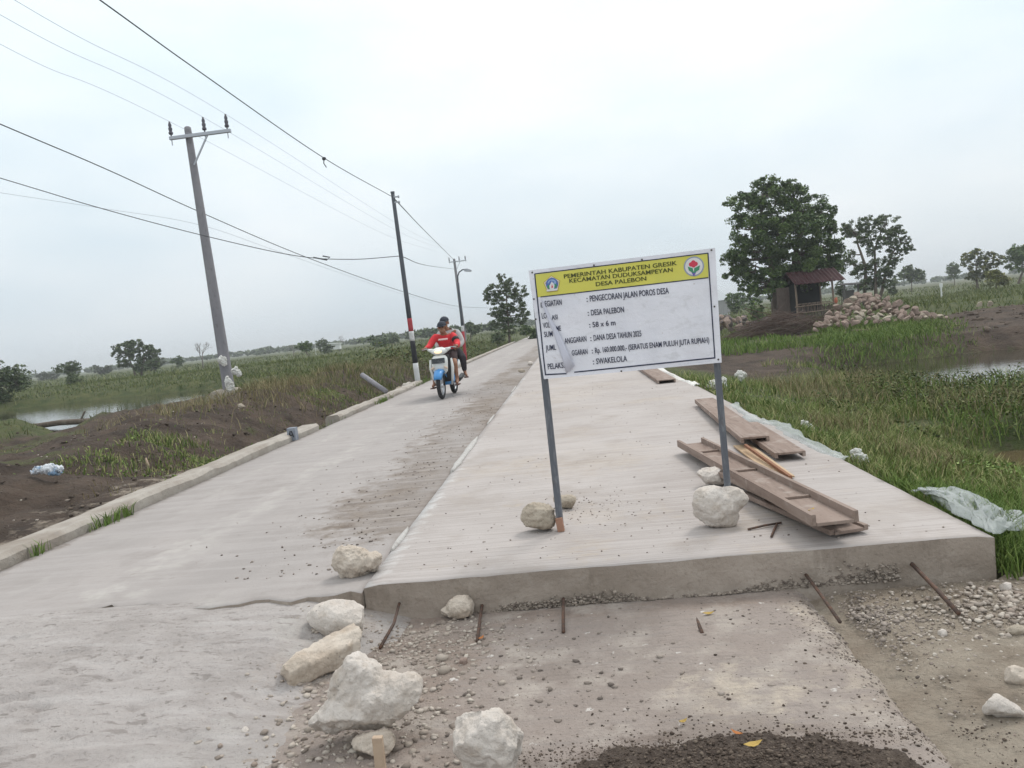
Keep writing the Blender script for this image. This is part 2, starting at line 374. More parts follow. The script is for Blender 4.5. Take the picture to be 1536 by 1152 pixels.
# right half: freshly poured slab with broom marks running across it
MT['slab'] = mat('broomed_concrete', (0.375, 0.339, 0.320), .9, layers=[(30, (.14, 5, 1), .52, .64, (0.250, 0.217, 0.197), .55), (.55, (1, 1, 1), .50, .64, (0.305, 0.264, 0.236), .65, 9),
    (2.4, (.22, 7, 1), .42, .66, (0.334, 0.296, 0.277), .5), (.8, (1, 1, 1), .42, .62, (0.435, 0.399, 0.381), .8), (9, (.10, 7, 1), .46, .62, (0.454, 0.416, 0.399), .75), (16, (.08, 5, 1), .52, .66, (0.269, 0.236, 0.216), .7), (1.7, (1, 1, 1), .55, .68, (0.315, 0.274, 0.245), .6), (16, (1, 1, 1), .665, .71, (0.231, 0.199, 0.178), .7)],
    bump=.35, bscale=18, bstretch=(.12, 6, 1), bdist=.010, zone=[((.36, .30, .245), (.44, .385, .33), 14), ((.56, .56, .55), (.62, .62, .61), 5), (None, None, 1)], zscale=9)
def slab_h(x, y): return .2+.006*fbm(x, y, .7, 3, 15)+.004*fbm(x*.3, y, 7, 2, 18)-.012*np.exp(-((x-XM)/.03)**2)-.012*np.exp(-((x-XR)/.03)**2)
def slab_z(x, y):
    sp_ = .9*np.exp(-(((x-.06-.12*(4.9-y))/.22)**2+((y-4.95)/.22)**2))+.35*np.exp(-((y-5.4)/.4)**2-((x-.05)/.5)**2)
    ed = .8*np.exp(-((x-XM)/.10)**2)*sm(-.15, .25, fbm(x*0, y, .5, 2, 44))
    st_ = .62*sm(.1, .5, fbm(x, y, .7, 4, 47))+.4*sm(.2, .5, fbm(x, y, 2.2, 4, 48)); return np.clip(np.maximum(sp_, st_), 0, 1), np.clip(ed, 0, .9), 0*x
slab('concrete_slab', XM, XR, YF, 150, slab_h, slab_z, MT['slab'], MT['side'], .02, 7)
# low old pavement in the foreground, and the rough ramp on its left
MT['old'] = mat('old_road', (0.325, 0.278, 0.249), .93, layers=[(2.1, (1, 1, 1), .47, .62, (0.231, 0.192, 0.166), .75, 9), (26, (.25, 2.5, 1), .54, .66, (0.197, 0.165, 0.147), .5),
    (1.3, (1, 1, 1), .42, .62, (0.295, 0.248, 0.220), .9), (4, (1, 1, 1), .5, .66, (0.424, 0.375, 0.332), .75), (10, (.25, 3, 1), .5, .68, (0.266, 0.234, 0.215), .5),
    (13, (1, 1, 1), .655, .70, (0.650, 0.615, 0.577), .8), (60, (1, 1, 1), .55, .72, (0.207, 0.175, 0.151), .6), (5.5, (1, 1, 1), .68, .72, (0.690, 0.653, 0.615), .7)],
    bump=.85, bscale=50, bdist=.016, zone=[((.09, .065, .052), (.14, .105, .085), 8), ((.50, .43, .355), (.44, .38, .315), 6), ((.30, .24, .20), (.24, .19, .16), 12)], zscale=9)
RAMPX = -1.05
def old_h(x, y): return .0+.012*fbm(x, y, 1.5, 4, 22)+.006*fbm(x, y, 9, 3, 26)-.02*np.exp(-((x-1.1)/.04)**2)-.05*sm(.98, 1.12, x+.05*fbm(x, y, 5, 3, 61))
def old_z(x, y):
    soil = np.exp(-(((x-.38)/.80)**2+((y-2.24)/.46)**2)**2)*1.0
    tan = sm(.72, 1.1, x+.12*fbm(x, y, 2, 3, 3))*.8+.6*np.exp(-(((x-.5)/.35)**2+((y-2.9)/.35)**2))
    deb = np.exp(-(((x+.85)/.38)**2)) + .8*np.exp(-((y-3.85)/.10)**2)
    return np.clip(soil, 0, 1), np.clip(tan, 0, 1), np.clip(deb, 0, .9)
xs = np.linspace(-2.0, 1.16, 160); ys = axis([(-8, 1.6, .4), (1.6, 3.97, .02)])
tag(link('old_road', gridmesh('old_road', xs, ys, old_h, old_z), MT['old']), kind='structure')
MT['ramp'] = mat('ramp_concrete', (0.379, 0.347, 0.330), .93, layers=[(2.6, (1, 1, 1), .50, .66, (0.271, 0.244, 0.228), .6, 9), (24, (.7, 1.4, 1), .60, .65, (0.167, 0.148, 0.135), .8), (60, (1, 1, 1), .60, .66, (0.187, 0.167, 0.152), .6), (8, (.25, 2.2, 1), .54, .66, (0.286, 0.258, 0.243), .5),
    (1.0, (.6, 1.4, 1), .42, .62, (0.315, 0.286, 0.272), .85), (5, (.5, 2.2, 1), .5, .66, (0.433, 0.404, 0.390), .7), (11, (.5, 1.8, 1), .60, .66, (0.227, 0.202, 0.187), .75),
    (55, (1, 1, 1), .55, .72, (0.266, 0.241, 0.223), .45)],
    bump=.8, bscale=30, bdist=.018, zone=[((.30, .245, .205), (.38, .32, .275), 10), ((.47, .445, .42), (.43, .405, .38), 4), (None, None, 1)], zscale=7)
def ramp_h(x, y):
    r = .166*sm(2.2, 3.95, y)+.03*sm(-1.6, -2.6, x)
    r = r*(1-sm(RAMPX-.75, RAMPX+.1, x+.18*fbm(x, y, 1.6, 3, 71)-.22*sm(2.9, 3.9, y)))
    pit = np.maximum(0, fbm(x*.7, y*1.5, 6, 4, 77)-.16)*.12*sm(3.85, 3.5, y)
    pit = pit*.25+np.maximum(0, fbm(x*.75, y*1.3, 15, 3, 78)-.30)*.055*sm(3.9, 3.6, y); return r+.010*fbm(x, y, 1.4, 5, 73)-pit-.02*sm(RAMPX-.35, RAMPX+.05, x)-.06*sm(RAMPX+.04, RAMPX+.18, x)-.005
def ramp_z(x, y):
    deb = sm(RAMPX-.6, RAMPX-.1, x+.22*fbm(x, y, 2.5, 4, 5)); pale = sm(.05, .4, fbm(x, y, .8, 3, 91))*.7
    return np.clip(deb, 0, 1), np.clip(pale, 0, 1), 0*x
xs = axis([(-7, -4.2, .2), (-4.2, -.85, .025)]); ys = axis([(-8, 1.8, .4), (1.8, 3.965, .02)])
tag(link('concrete_ramp', gridmesh('concrete_ramp', xs, ys, ramp_h, ramp_z), MT['ramp']), kind='structure')
# pale cement strip proud of the seam, and the lip at the slab corner
MT['mortar'] = mat('pale_mortar', (.47, .455, .435), .9, layers=[(20, (1, 1, 1), .45, .65, (.36, .335, .31), .8)], bump=.5, bscale=50, bdist=.01)
mb = MB()
for (y0, y1, wd) in ((4.6, 5.1, .022), (7.1, 9.2, .055), (10.4, 11.4, .02), (15, 16.4, .02)):
    secs = []
    for t in np.linspace(0, 1, 24):
        y = y0+(y1-y0)*t; k = math.sin(math.pi*min(1, max(0.02, t*.96+.02)))**.5*wd*(1+.5*float(fbm(np.array([y]), np.array([1.]), 6, 3, 8)[0]))
        secs.append([(XM-k*.9, y, .165), (XM-k*.55, y, .205), (XM+k*.25, y, .214), (XM+k*.8, y, .200), (XM+k*.5, y, .15), (XM-k*.6, y, .15)])
    mb.loft(secs)
tag(mb.build('seam_mortar', MT['mortar'], smooth=True), kind='structure')
# kerb: broken run of cast concrete lengths
MT['kerb'] = mat('kerb_concrete', (.40, .365, .325), .92, layers=[(3, (1, 1, 1), .42, .64, (.29, .255, .22), .85), (1.2, (1, 1, 1), .5, .62, (.22, .18, .145), .55), (18, (1, 1, 1), .52, .7, (.29, .265, .24), .6), (7, (1, 1, 1), .66, .74, (.15, .15, .09), .5)], bump=.6, bscale=35, bdist=.015)
mb = MB()
for (y0, y1, x0, w_, h_) in ((-6, 12.15, XL-.05, .30, .265), (13.2, 21.0, XL-.02, .26, .26), (23.6, 60, XL-.05, .22, .25)):
    secs = []
    for y in np.arange(y0, y1+.01, .12):
        o = .03*float(fbm(np.array([y]), np.array([x0]), .8, 4, 12)[0]); o2 = .022*float(fbm(np.array([y]), np.array([3.]), 3, 4, 14)[0])
        x = x0+o*1.2
        secs.append([(x, y, -.1), (x, y, h_-.035+o2), (x-.035, y, h_+o2), (x-w_+.03, y, h_+o2*.6-.01), (x-w_, y, h_-.05), (x-w_-.02, y, -.2)])
    mb.loft(secs)
tag(mb.build('kerb', MT['kerb']), kind='structure')
# water
MT['water'] = mat('pond_water', (.040, .036, .022), .04, spec=.5, bump=.06, bscale=3, bdist=.05)
MT['brown_water'] = mat('ditch_water', (.10, .075, .04), .08, spec=.5, bump=.05, bscale=5, bdist=.03)
for nm, poly, z, mm in (('pond_water', [(-150, 18), (-12, 18), (-12, 52), (-150, 60)], -.4, 'water'), ('channel_water', [(4.5, 13), (30, 13), (30, 26), (4.5, 26)], -.6, 'water'), ('ditch_water', [(4, 3.5), (11, 3.5), (11, 11), (4, 11)], -.7, 'brown_water')):
    mb = MB(); mb.add([(x, y, z) for x, y in poly], [(0, 1, 2, 3)]); tag(mb.build(nm, MT[mm]), kind='structure')

# ------------------------------------------------------------------ blades, leaves, pebbles (numpy)
def blades(name, pts, hgt, wid, lean, matr, parent=None, curl=.5):
    """pts (n,3); hgt, wid arrays; one bent blade each"""
    n = len(pts); a = NP.uniform(0, 2*np.pi, n); b = NP.uniform(0, 2*np.pi, n)
    s = np.stack([np.cos(a), np.sin(a), 0*a], 1)*wid[:, None]/2; ln = np.stack([np.cos(b), np.sin(b), 0*b], 1)*(lean*NP.uniform(.2, 1, n))[:, None]
    up = np.array([0, 0, 1.]); h = hgt[:, None]
    m_ = pts+up*h*.55+ln*h*.35; t = pts+up*h*(1-curl*.3)+ln*h*1.0
    V = np.stack([pts-s, pts+s, m_+s*.8, m_-s*.8, t], 1).reshape(-1, 3); i = np.arange(n)[:, None]*5
    me = npmesh(name, V, i+np.array([[0, 1, 2, 3]]), i+np.array([[3, 2, 4]])); return link(name, me, matr, parent)
def scatter(n, region, dens=None):
    """random terrain points in a bounding box (x0,x1,y0,y1) kept where dens(x,y) > random"""
    x0, x1, y0, y1 = region; x = NP.uniform(x0, x1, n); y = NP.uniform(y0, y1, n)
    if dens is not None:
        k = dens(x, y) > NP.random(n); x, y = x[k], y[k]
    return np.stack([x, y, H(x, y)-.01], 1)
def leafmesh(centers, size, up=.4):
    n = len(centers); nrm = NP.normal(size=(n, 3)); nrm[:, 2] = np.abs(nrm[:, 2])+up; nrm /= np.linalg.norm(nrm, axis=1)[:, None]
    r = NP.normal(size=(n, 3)); a = np.cross(nrm, r); a /= np.linalg.norm(a, axis=1)[:, None]; b = np.cross(nrm, a)
    s = (size*NP.uniform(.6, 1.4, n))[:, None]; w_ = s*.42
    V = np.stack([centers-a*s*.5, centers+b*w_*.6-a*s*.05, centers+a*s*.5+nrm*s*.08, centers-b*w_*.6-a*s*.05], 1).reshape(-1, 3)
    return V, (np.arange(n)[:, None]*4+np.array([[0, 1, 2, 3]]))
MT['grass'] = mat('verge_grass', (.1, .12, .05), .7, island=[(.060, .100, .022), (.115, .170, .040), (.17, .225, .062), (.25, .26, .10), (.40, .36, .18)])
MT['lush'] = mat('lush_grass', (.1, .12, .05), .7, island=[(.062, .110, .022), (.105, .170, .034), (.15, .22, .048), (.20, .25, .075)])
MT['dry'] = mat('dry_grass', (.1, .12, .05), .75, island=[(.16, .135, .065), (.24, .20, .105), (.34, .28, .16), (.13, .14, .055), (.20, .15, .09)])
MT['field'] = mat('field_grass', (.1, .12, .05), .75, island=[(.055, .082, .022), (.088, .118, .032), (.13, .155, .045), (.19, .19, .070)])
MT['scrub'] = mat('scrub_leaves', (.06, .075, .025), .7, island=[(.032, .052, .014), (.055, .082, .020), (.090, .118, .032), (.15, .15, .055), (.07, .055, .03)])
def band(x, y, a, b, c, d): return sm(a, a+.3, x)*(1-sm(b-.5, b, x))*sm(c, c+.5, y)*(1-sm(d-1, d, y))
def nowater(x, y, m_=.1):
    return (sdpoly(x, y, POND) > m_)*(sdpoly(x, y, CHAN) > m_)*(sdpoly(x, y, DITCH) > m_)
def stuffgrass(name, n, region, dens, h0, h1, w_, lean, mm, clump=None):
    p = scatter(n, region, dens); k = len(p); h = NP.uniform(h0, h1, k)*(1+.45*fbm(p[:, 0], p[:, 1], .9, 3, 40))
    return tag(blades(name, p, h, np.full(k, w_)*NP.uniform(.6, 1.4, k), np.full(k, lean), MT[mm]), kind='stuff')
def e_(x): return x-2.05
stuffgrass('verge_grass', 60000, (2.04, 5.2, 3.95, 12), lambda x, y: (sm(-.02, .15, e_(x))*(.62+1.5*fbm(x, y, 1.1, 3, 50))*(1-.8*np.exp(-(((x-3.3)/.8)**2+((y-12.2)/1.0)**2)))+.0)*nowater(x, y), .05, .17, .008, .9, 'grass')
stuffgrass('verge_grass', 14000, (2.04, 6.5, 11, 21), lambda x, y: (.55+1.6*fbm(x, y, .8, 3, 52))*nowater(x, y)*(1-sm(15.5, 18, y)*(x < 5))*(1-.9*np.exp(-(((x-3.4)/.9)**2+((y-12.6)/1.1)**2))), .10, .26, .014, .8, 'grass')
stuffgrass('tall_dry_grass', 5000, (3.6, 8, 9.7, 17), lambda x, y: np.clip(.3+1.6*fbm(x, y, .7, 3, 54), 0, 1)*nowater(x, y), .22, .5, .010, .7, 'dry')
stuffgrass('tall_dry_grass', 5200, (2.6, 4.7, 4.6, 9.5), lambda x, y: np.clip(.25+1.6*fbm(x, y, 1.0, 3, 56), 0, 1)*nowater(x, y), .12, .32, .007, .9, 'dry')
stuffgrass('bank_grass', 12000, (4.8, 13, 9.6, 15.4), lambda x, y: np.clip(.6+.8*fbm(x, y, .6, 3, 58), 0, 1)*nowater(x, y, .05), .15, .42, .014, .8, 'lush')
LUSH = pxpoly([(1200, 552), (1240, 546), (1300, 540), (1360, 534), (1450, 522), (1462, 512), (1420, 500), (1340, 497), (1240, 507), (1195, 522)], -.3)
stuffgrass('lush_grass', 34000, (4.5, 14, 19.5, 30), lambda x, y: sm(.5, -1.6, sdpoly(x, y, LUSH))*np.clip(.65+1.3*fbm(x, y, .5, 3, 60), 0, 1)*nowater(x, y, -.15), .10, .30, .020, .9, 'lush')
stuffgrass('bank_grass', 9000, (4.5, 14, 19.5, 30), lambda x, y: sm(.8, -.5, sdpoly(x, y, LUSH))*np.clip(.3+1.6*fbm(x, y, .6, 3, 160), 0, 1)*nowater(x, y, -.05), .05, .20, .02, 1.0, 'grass')
stuffgrass('lush_grass', 9000, (3.2, 11, 23, 30), lambda x, y: np.clip(.45+.8*fbm(x, y, .5, 3, 62), 0, 1)*nowater(x, y)*(1-(x > 7.6)*(y > 26)), .10, .25, .03, .5, 'lush')
stuffgrass('field_grass', 42000, (3, 60, 30, 75), lambda x, y: np.clip(.7+.8*fbm(x, y, .2, 3, 64), 0, 1)*(1-.9*np.exp(-(((x-14.5)/6.5)**2+((y-29)/4.5)**2))), .12, .36, .04, .9, 'field')
stuffgrass('field_grass', 14000, (5, 140, 70, 170), lambda x, y: np.clip(.6+.8*fbm(x, y, .1, 3, 65), 0, 1), .2, .5, .10, 1.0, 'field')
# left side
stuffgrass('field_grass', 40000, (-45, -9, 30, 75), lambda x, y: np.clip(.75+.8*fbm(x, y, .2, 3, 66), 0, 1)*nowater(x, y, .15), .12, .38, .04, .9, 'field')
stuffgrass('field_grass', 14000, (-120, -5, 70, 170), lambda x, y: np.clip(.6+.8*fbm(x, y, .1, 3, 67), 0, 1), .2, .55, .10, 1.0, 'field')
stuffgrass('roadside_grass', 20000, (-11, -4.5, 22, 75), lambda x, y: sm(-4.5, -5.6, x)*np.clip(.65+.9*fbm(x, y, .35, 3, 68), 0, 1), .12, .38, .022, .9, 'field')
def bankd(x, y): return np.exp(-((x+7.9)/1.3)**2)*np.clip(.65+1.2*fbm(x, y, .5, 3, 70), 0, 1)*sm(12.5, 17, y)
stuffgrass('bank_dry_grass', 24000, (-11, -5.6, 12, 34), bankd, .10, .42, .014, .8, 'dry')
stuffgrass('bank_dry_grass', 5000, (-13, -5.0, 7, 24), lambda x, y: np.clip(-.1+1.4*fbm(x, y, .5, 3, 72), 0, 1), .04, .14, .012, .8, 'dry')
stuffgrass('kerb_weeds', 22000, (-7.0, -4.30, 9.5, 26), lambda x, y: np.clip(-.10+1.9*fbm(x, y, .45, 3, 82)+.9*np.exp(-((y-12.3)/1.0)**2-((x+4.9)/.8)**2)+.7*np.exp(-((y-18)/1.2)**2), 0, 1), .05, .16, .014, .7, 'grass')
# weeds rooted in the joint between kerb and lane
def joint(n, y0, y1, x, z, h0, h1, seed):
    y = NP.uniform(y0, y1, n); k = NP.random(n) < np.clip(.5+1.5*fbm(y, y*0, 1.4, 3, seed), 0, 1); y = y[k]
    return np.stack([x+NP.normal(0, .025, len(y)), y, np.full(len(y), z)], 1)
p = np.vstack([joint(420, 5.3, 6.6, XL+.0, .165, 0, 0, 3), joint(700, 12.1, 13.6, XL-.08, .12, 0, 0, 5), joint(500, 15.5, 17.2, XL+.05, .165, 0, 0, 7), joint(300, 19, 23.5, XL-.02, .16, 0, 0, 9)])
tag(blades('joint_weeds', p, NP.uniform(.04, .17, len(p)), np.full(len(p), .010), np.full(len(p), .7), MT['lush']), kind='stuff')
# scrub on the bank between ditch and channel: small leaves on stems
def scrub(name, n, region, dens, h0, h1, sz, mm):
    p = scatter(n, region, dens); h = NP.uniform(0, 1, len(p))**.7*(h0+(h1-h0)*np.clip(.5+fbm(p[:, 0], p[:, 1], .8, 3, 90), 0, 1)); p[:, 2] += h
    V, q = leafmesh(p, np.full(len(p), sz), .3); return tag(link(name, npmesh(name, V, q), MT[mm]), kind='stuff')
scrub('bank_scrub', 80000, (4.9, 12.5, 9.3, 14.6), lambda x, y: np.clip(.62+1.3*fbm(x, y, .6, 3, 91), 0, 1)*nowater(x, y, .05)*sm(4.7, 5.8, x+.1*(y-9)), .12, .72, .050, 'scrub')
scrub('bank_scrub', 7000, (3.6, 6, 8.6, 12.6), lambda x, y: np.clip(.0+1.3*fbm(x, y, .9, 3, 93), 0, 1)*nowater(x, y, .05), .1, .3, .05, 'scrub')
scrub('roadside_scrub', 16000, (-8.5, -4.9, 30, 62), lambda x, y: np.clip(.2+1.3*fbm(x, y, .3, 3, 94), 0, 1), .3, 1.1, .12, 'scrub')
scrub('far_bank_scrub', 16000, (-60, -12, 39.5, 52), lambda x, y: np.clip(.45+1.1*fbm(x, y, .25, 3, 95), 0, 1)*nowater(x, y, .1)*(sdpoly(x, y, POND) < 3.2), .2, .55, .11, 'scrub')
# ------------------------------------------------------------------ the damp air over the fields
hz = bpy.data.materials.new('haze_air'); hz.use_nodes = True; hn = hz.node_tree; hn.nodes.remove(hn.nodes['Principled BSDF'])
pv = hn.nodes.new('ShaderNodeVolumePrincipled'); pv.inputs['Color'].default_value = (.90, .93, .96, 1); pv.inputs['Density'].default_value = .0009; pv.inputs['Anisotropy'].default_value = .2
hn.links.new(pv.outputs[0], hn.nodes['Material Output'].inputs['Volume'])
mb = MB(); mb.box((0, 700, 9), (3600, 2600, 25)); tag(mb.build('haze', hz), kind='stuff')

stuffgrass('mud_bank_weeds', 42000, (-18, -4.9, 5, 30), lambda x, y: np.clip(-.25+2.0*fbm(x, y, .55, 4, 172), 0, 1)*nowater(x, y, .1), .03, .15, .010, 1.0, 'dry')
stuffgrass('mud_bank_weeds', 22000, (-14, -4.9, 6, 24), lambda x, y: np.clip(-.25+2.0*fbm(x, y, .5, 4, 174), 0, 1)*nowater(x, y, .1), .02, .07, .012, 1.0, 'grass')
stuffgrass('pond_edge_grass', 16000, (-60, -15, 19, 36), lambda x, y: np.clip(.5+1.0*fbm(x, y, .4, 3, 176), 0, 1)*nowater(x, y, .15), .08, .28, .025, .9, 'scrub')

p = scatter(9000, (2.03, 3.1, 3.86, 5.4), lambda x, y: sm(-.03, .05, e_(x))*np.clip(1.2-.5*(x-2), 0, 1))
tag(blades('verge_grass', p, NP.uniform(.07, .22, len(p)), np.full(len(p), .007), np.full(len(p), .8), MT['lush']), kind='stuff')
scrub('verge_weeds', 16000, (2.1, 6, 4.0, 16), lambda x, y: np.clip(-.15+2.2*fbm(x, y, .9, 3, 191), 0, 1)*nowater(x, y, .1), .03, .20, .034, 'lush')
scrub('verge_weeds', 6000, (-7.5, -4.6, 9, 24), lambda x, y: np.clip(-.2+2.0*fbm(x, y, .6, 3, 193), 0, 1), .02, .16, .045, 'lush')
# ------------------------------------------------------------------ stones
def surf(x, y):
    h = np.where(x < RAMPX+.05, np.maximum(ramp_h(x, y), old_h(x, y)), old_h(x, y)); return np.where(x > 1.12, H(x, y), h)
def floor_at(x, y):
    """height of whatever carries a loose thing at x, y"""
    q = np.array([x]), np.array([y])
    if y > YF and XL < x < XM: return float(lane_h(*q)[0])
    if y > YF and XM <= x < XR: return float(slab_h(*q)[0])
    if y <= YF and -7 < x < 1.14: return float(surf(*q)[0])
    return Hs(x, y)
def rockmat(n, c, c2, c3, pit=(.16, .14, .12), pk=.7):
    MT[n] = mat(n, c, .92, layers=[(2.6, (1, 1, 1), .50, .64, (c3[0]*.72, c3[1]*.66, c3[2]*.58), .6, 9),(5, (1, 1, 1), .4, .62, c2, .85), (13, (1, 1, 1), .52, .7, c3, .7), (70, (1, 1, 1), .58, .74, (c2[0]*.6, c2[1]*.58, c2[2]*.55), .5), (30, (1, 1, 1), .60, .70, (min(1, c[0]*1.25), min(1, c[1]*1.25), min(1, c[2]*1.25)), .6)], bump=1.0, bscale=36, bdist=.016, pits=(38, .22, pit, pk))
rockmat('limestone', (.64, .585, .535), (.54, .48, .425), (.47, .395, .325))
rockmat('cream_limestone', (.59, .52, .445), (.50, .42, .345), (.42, .34, .265))
rockmat('tan_limestone', (.46, .40, .325), (.37, .31, .245), (.31, .255, .20), pk=.4)
rockmat('pink_stone', (.34, .255, .215), (.24, .18, .15), (.45, .365, .31), pk=.2)
rockmat('grey_rubble', (.17, .145, .14), (.12, .10, .095), (.26, .22, .20), pk=.2)
def roughen(me, amp, sc, seed, planes=0, lim0=.58, lim1=.90):
    """knock flats off the stone, then roughen it"""
    n = len(me.vertices); co = np.empty(n*3, np.float32); me.vertices.foreach_get('co', co); co = co.reshape(-1, 3).astype(float)
    c = co.mean(0); r = np.random.default_rng(seed); e = co-c
    for _ in range(planes):
        nn = r.normal(size=3); nn /= np.linalg.norm(nn); dp = e@nn; lim = dp.max()*r.uniform(lim0, lim1)
        k = dp > lim; e[k] -= (dp[k]-lim)[:, None]*nn*.92
    co = e+c; size = max(np.ptp(co, axis=0))
    me.vertices.foreach_set('co', co.astype(np.float32).ravel()); me.update()
    nr = np.empty(n*3, np.float32); me.vertices.foreach_get('normal', nr); nr = nr.reshape(-1, 3)
    off = r.uniform(-50, 50, 3)
    for i in range(n):
        p = Vector(co[i]*sc/size+off)
        a = mnoise.noise(p*1.2)*.9+mnoise.noise(p*2.7)*.6+(1-abs(mnoise.noise(p*3.7))*3)*.24+(1-abs(mnoise.noise(p*8.3))*3)*.12+(1-abs(mnoise.noise(p*19))*3)*.05+mnoise.noise(p*17)*.12
        co[i] += nr[i]*a*amp*size
    me.vertices.foreach_set('co', co.astype(np.float32).ravel()); me.update()
def remeshed(mb, vox):
    me = bpy.data.meshes.new('t'); me.from_pydata(mb.v, [], mb.f); o = bpy.data.objects.new('t', me); C.objects.link(o)
    md = o.modifiers.new('r', 'REMESH'); md.mode = 'VOXEL'; md.voxel_size = vox
    dg = bpy.context.evaluated_depsgraph_get(); dg.update(); out = bpy.data.meshes.new_from_object(o.evaluated_get(dg))
    bpy.data.objects.remove(o); bpy.data.meshes.remove(me); return out
def rock(label, blobs, y, mm, seed, dep=.8, amp=.045, planes=10, vox=None, name='limestone_rock', cat='rock', sc=3.0, group=None, rest=True):
    """blobs: (u, v, half-width px, half-height px[, roll deg, depth offset m]) read off the photo, at distance y"""
    zl = min(PY(b[0], b[1], y).z-b[3]*.96/ppm(PY(b[0], b[1], y)) for b in blobs)
    if rest:                        # how far away must it lie for its underside to meet what carries it
        for _ in range(4):
            c_ = PY(blobs[0][0], blobs[0][1], y); fz = floor_at(c_.x, y); y *= (ZC-fz+.012)/(ZC-zl); zl = min(PY(b[0], b[1], y).z-b[3]*.96/ppm(PY(b[0], b[1], y)) for b in blobs)
    mb = MB(); mx = 0; ctr = Vector()
    for b in blobs:
        u, v, a, h = b[:4]; rl = math.radians(b[4]) if len(b) > 4 else 0; dy = b[5] if len(b) > 5 else 0
        p = PY(u, v, y+dy); s_ = ppm(p); mx = max(mx, a/s_); ctr += p/len(blobs)
        Rm = Matrix.Rotation(rl+math.radians(6), 3, 'Y')
        mb.ell(p, (a/s_, math.sqrt(a*h)/s_*dep, h/s_), Rm.to_euler(), 24, 14)
    me = remeshed(mb, vox or max(.006, mx/20)); me.name = name
    roughen(me, amp, sc, seed, planes)
    me.polygons.foreach_set('use_smooth', [True]*len(me.polygons))
    z0 = min(v.co.z for v in me.vertices); o = link(name, me, MT[mm], origin=(ctr.x, ctr.y, z0)); return tag(o, label, cat, group)
GR = 'loose stones weighing down the sign and edging the new slab'
rock('rounded buff rock pressed against the left foot of the notice board', [(808, 775, 27, 25), (822, 768, 16, 16)], 4.66, 'tan_limestone', 3, group=GR)
rock('small tan rock lying just behind the left post of the notice board', [(851, 754, 18, 12), (838, 752, 14, 10)], 4.95, 'tan_limestone', 5, group=GR)
rock('big white pitted rock in front of the right post of the notice board', [(1072, 758, 37, 29), (1096, 748, 25, 19), (1078, 772, 30, 21), (1056, 750, 20, 18)], 4.40, 'limestone', 41, dep=.8, group=GR, amp=.04, planes=3)
rock('white rock wedged behind the right post of the notice board', [(1070, 716, 27, 15), (1086, 718, 15, 12)], 4.82, 'limestone', 9, group=GR)
rock('craggy cream rock sitting on the corner seam between lane and slab', [(530, 842, 30, 24, 20), (562, 845, 26, 15, 12), (512, 853, 19, 15)], 4.18, 'cream_limestone', 12, amp=.055, planes=7, group=GR)
rock('white stone with a flat grey side leaning at the slab corner below', [(508, 928, 46, 27, 4), (536, 922, 22, 24), (480, 932, 22, 22)], 3.74, 'limestone', 14, planes=9, amp=.025, group=GR)
rock('small yellowish lump against the cut face of the slab', [(694, 911, 24, 18, -8), (672, 921, 17, 10), (707, 910, 14, 16)], 3.72, 'cream_limestone', 17, amp=.04, group=GR)
rock('large white three-lobed rock, biggest of the foreground stones', [(528, 1014, 45, 36, 10), (602, 1046, 44, 34, 6, -.03), (516, 1078, 54, 32, -12, -.05), (562, 1050, 60, 44), (540, 1040, 46, 50), (575, 1075, 50, 36)], 2.84, 'limestone', 21, dep=.75, amp=.05, planes=8, group=GR)
rock('small cream stone under the lip of the three-lobed rock', [(566, 1114, 40, 20, -8), (545, 1120, 24, 15), (592, 1108, 16, 13)], 2.58, 'cream_limestone', 23, group=GR)
rock('broad white rock cut off by the bottom edge of the view', [(712, 1108, 50, 46), (755, 1106, 46, 44), (735, 1130, 64, 44), (728, 1145, 50, 30)], 2.60, 'limestone', 27, dep=.8, amp=.045, group=GR)
rock('white wedge of stone on the tan dirt at right', [(1508, 1062, 34, 17, 20), (1488, 1057, 24, 15)], 2.78, 'limestone', 31, planes=8, group=GR)
rock('pale blocky stone at the right edge above the white wedge', [(1524, 1014, 20, 15)], 3.0, 'cream_limestone', 33, planes=8, group=GR)
rock('round white pebble alone on the old pavement at left', [(366, 1096, 8, 7)], 2.75, 'limestone', 35, group=GR)
rock('rounded pebble on the tan dirt right of the rebar', [(1413, 950, 8, 7)], 3.38, 'limestone', 36, group=GR)
rock('pale orange clod on the rubbly dirt below the grass', [(1524, 946, 16, 9)], 3.4, 'tan_limestone', 37, group=GR)
rock('pale stone at the foot of the grass by the slab end', [(1510, 881, 13, 8)], 3.75, 'limestone', 38, group=GR)
rock('rust-brown clod lying flat between the rebars', [(695, 992, 9, 7)], 3.2, 'pink_stone', 39, group=GR)
# the elongated block
a, b = P(424, 1012, .07), P(543, 958, .10); mb = MB()
for k in range(9): mb.ell(a.lerp(b, k/8), (.062, .075, .058), (0, .2, .4), 16, 10)
a2, b2 = Vector(a), Vector(b); ax = (b2-a2); ax.z = 0; ax.normalize(); sd_ = Vector((-ax.y, ax.x, 0))
mb = MB(); mb.beam(a2, b2, .135, .115); me = remeshed(mb, .011); me.name = 'stone_block'; roughen(me, .040, 3.2, 44, 4)
me.polygons.foreach_set('use_smooth', [True]*len(me.polygons))
tag(link('stone_block', me, MT['cream_limestone'], origin=tuple((a2+b2)/2)), 'long squared cream stone block lying between the slab corner and the three-lobed rock', 'rock', GR)
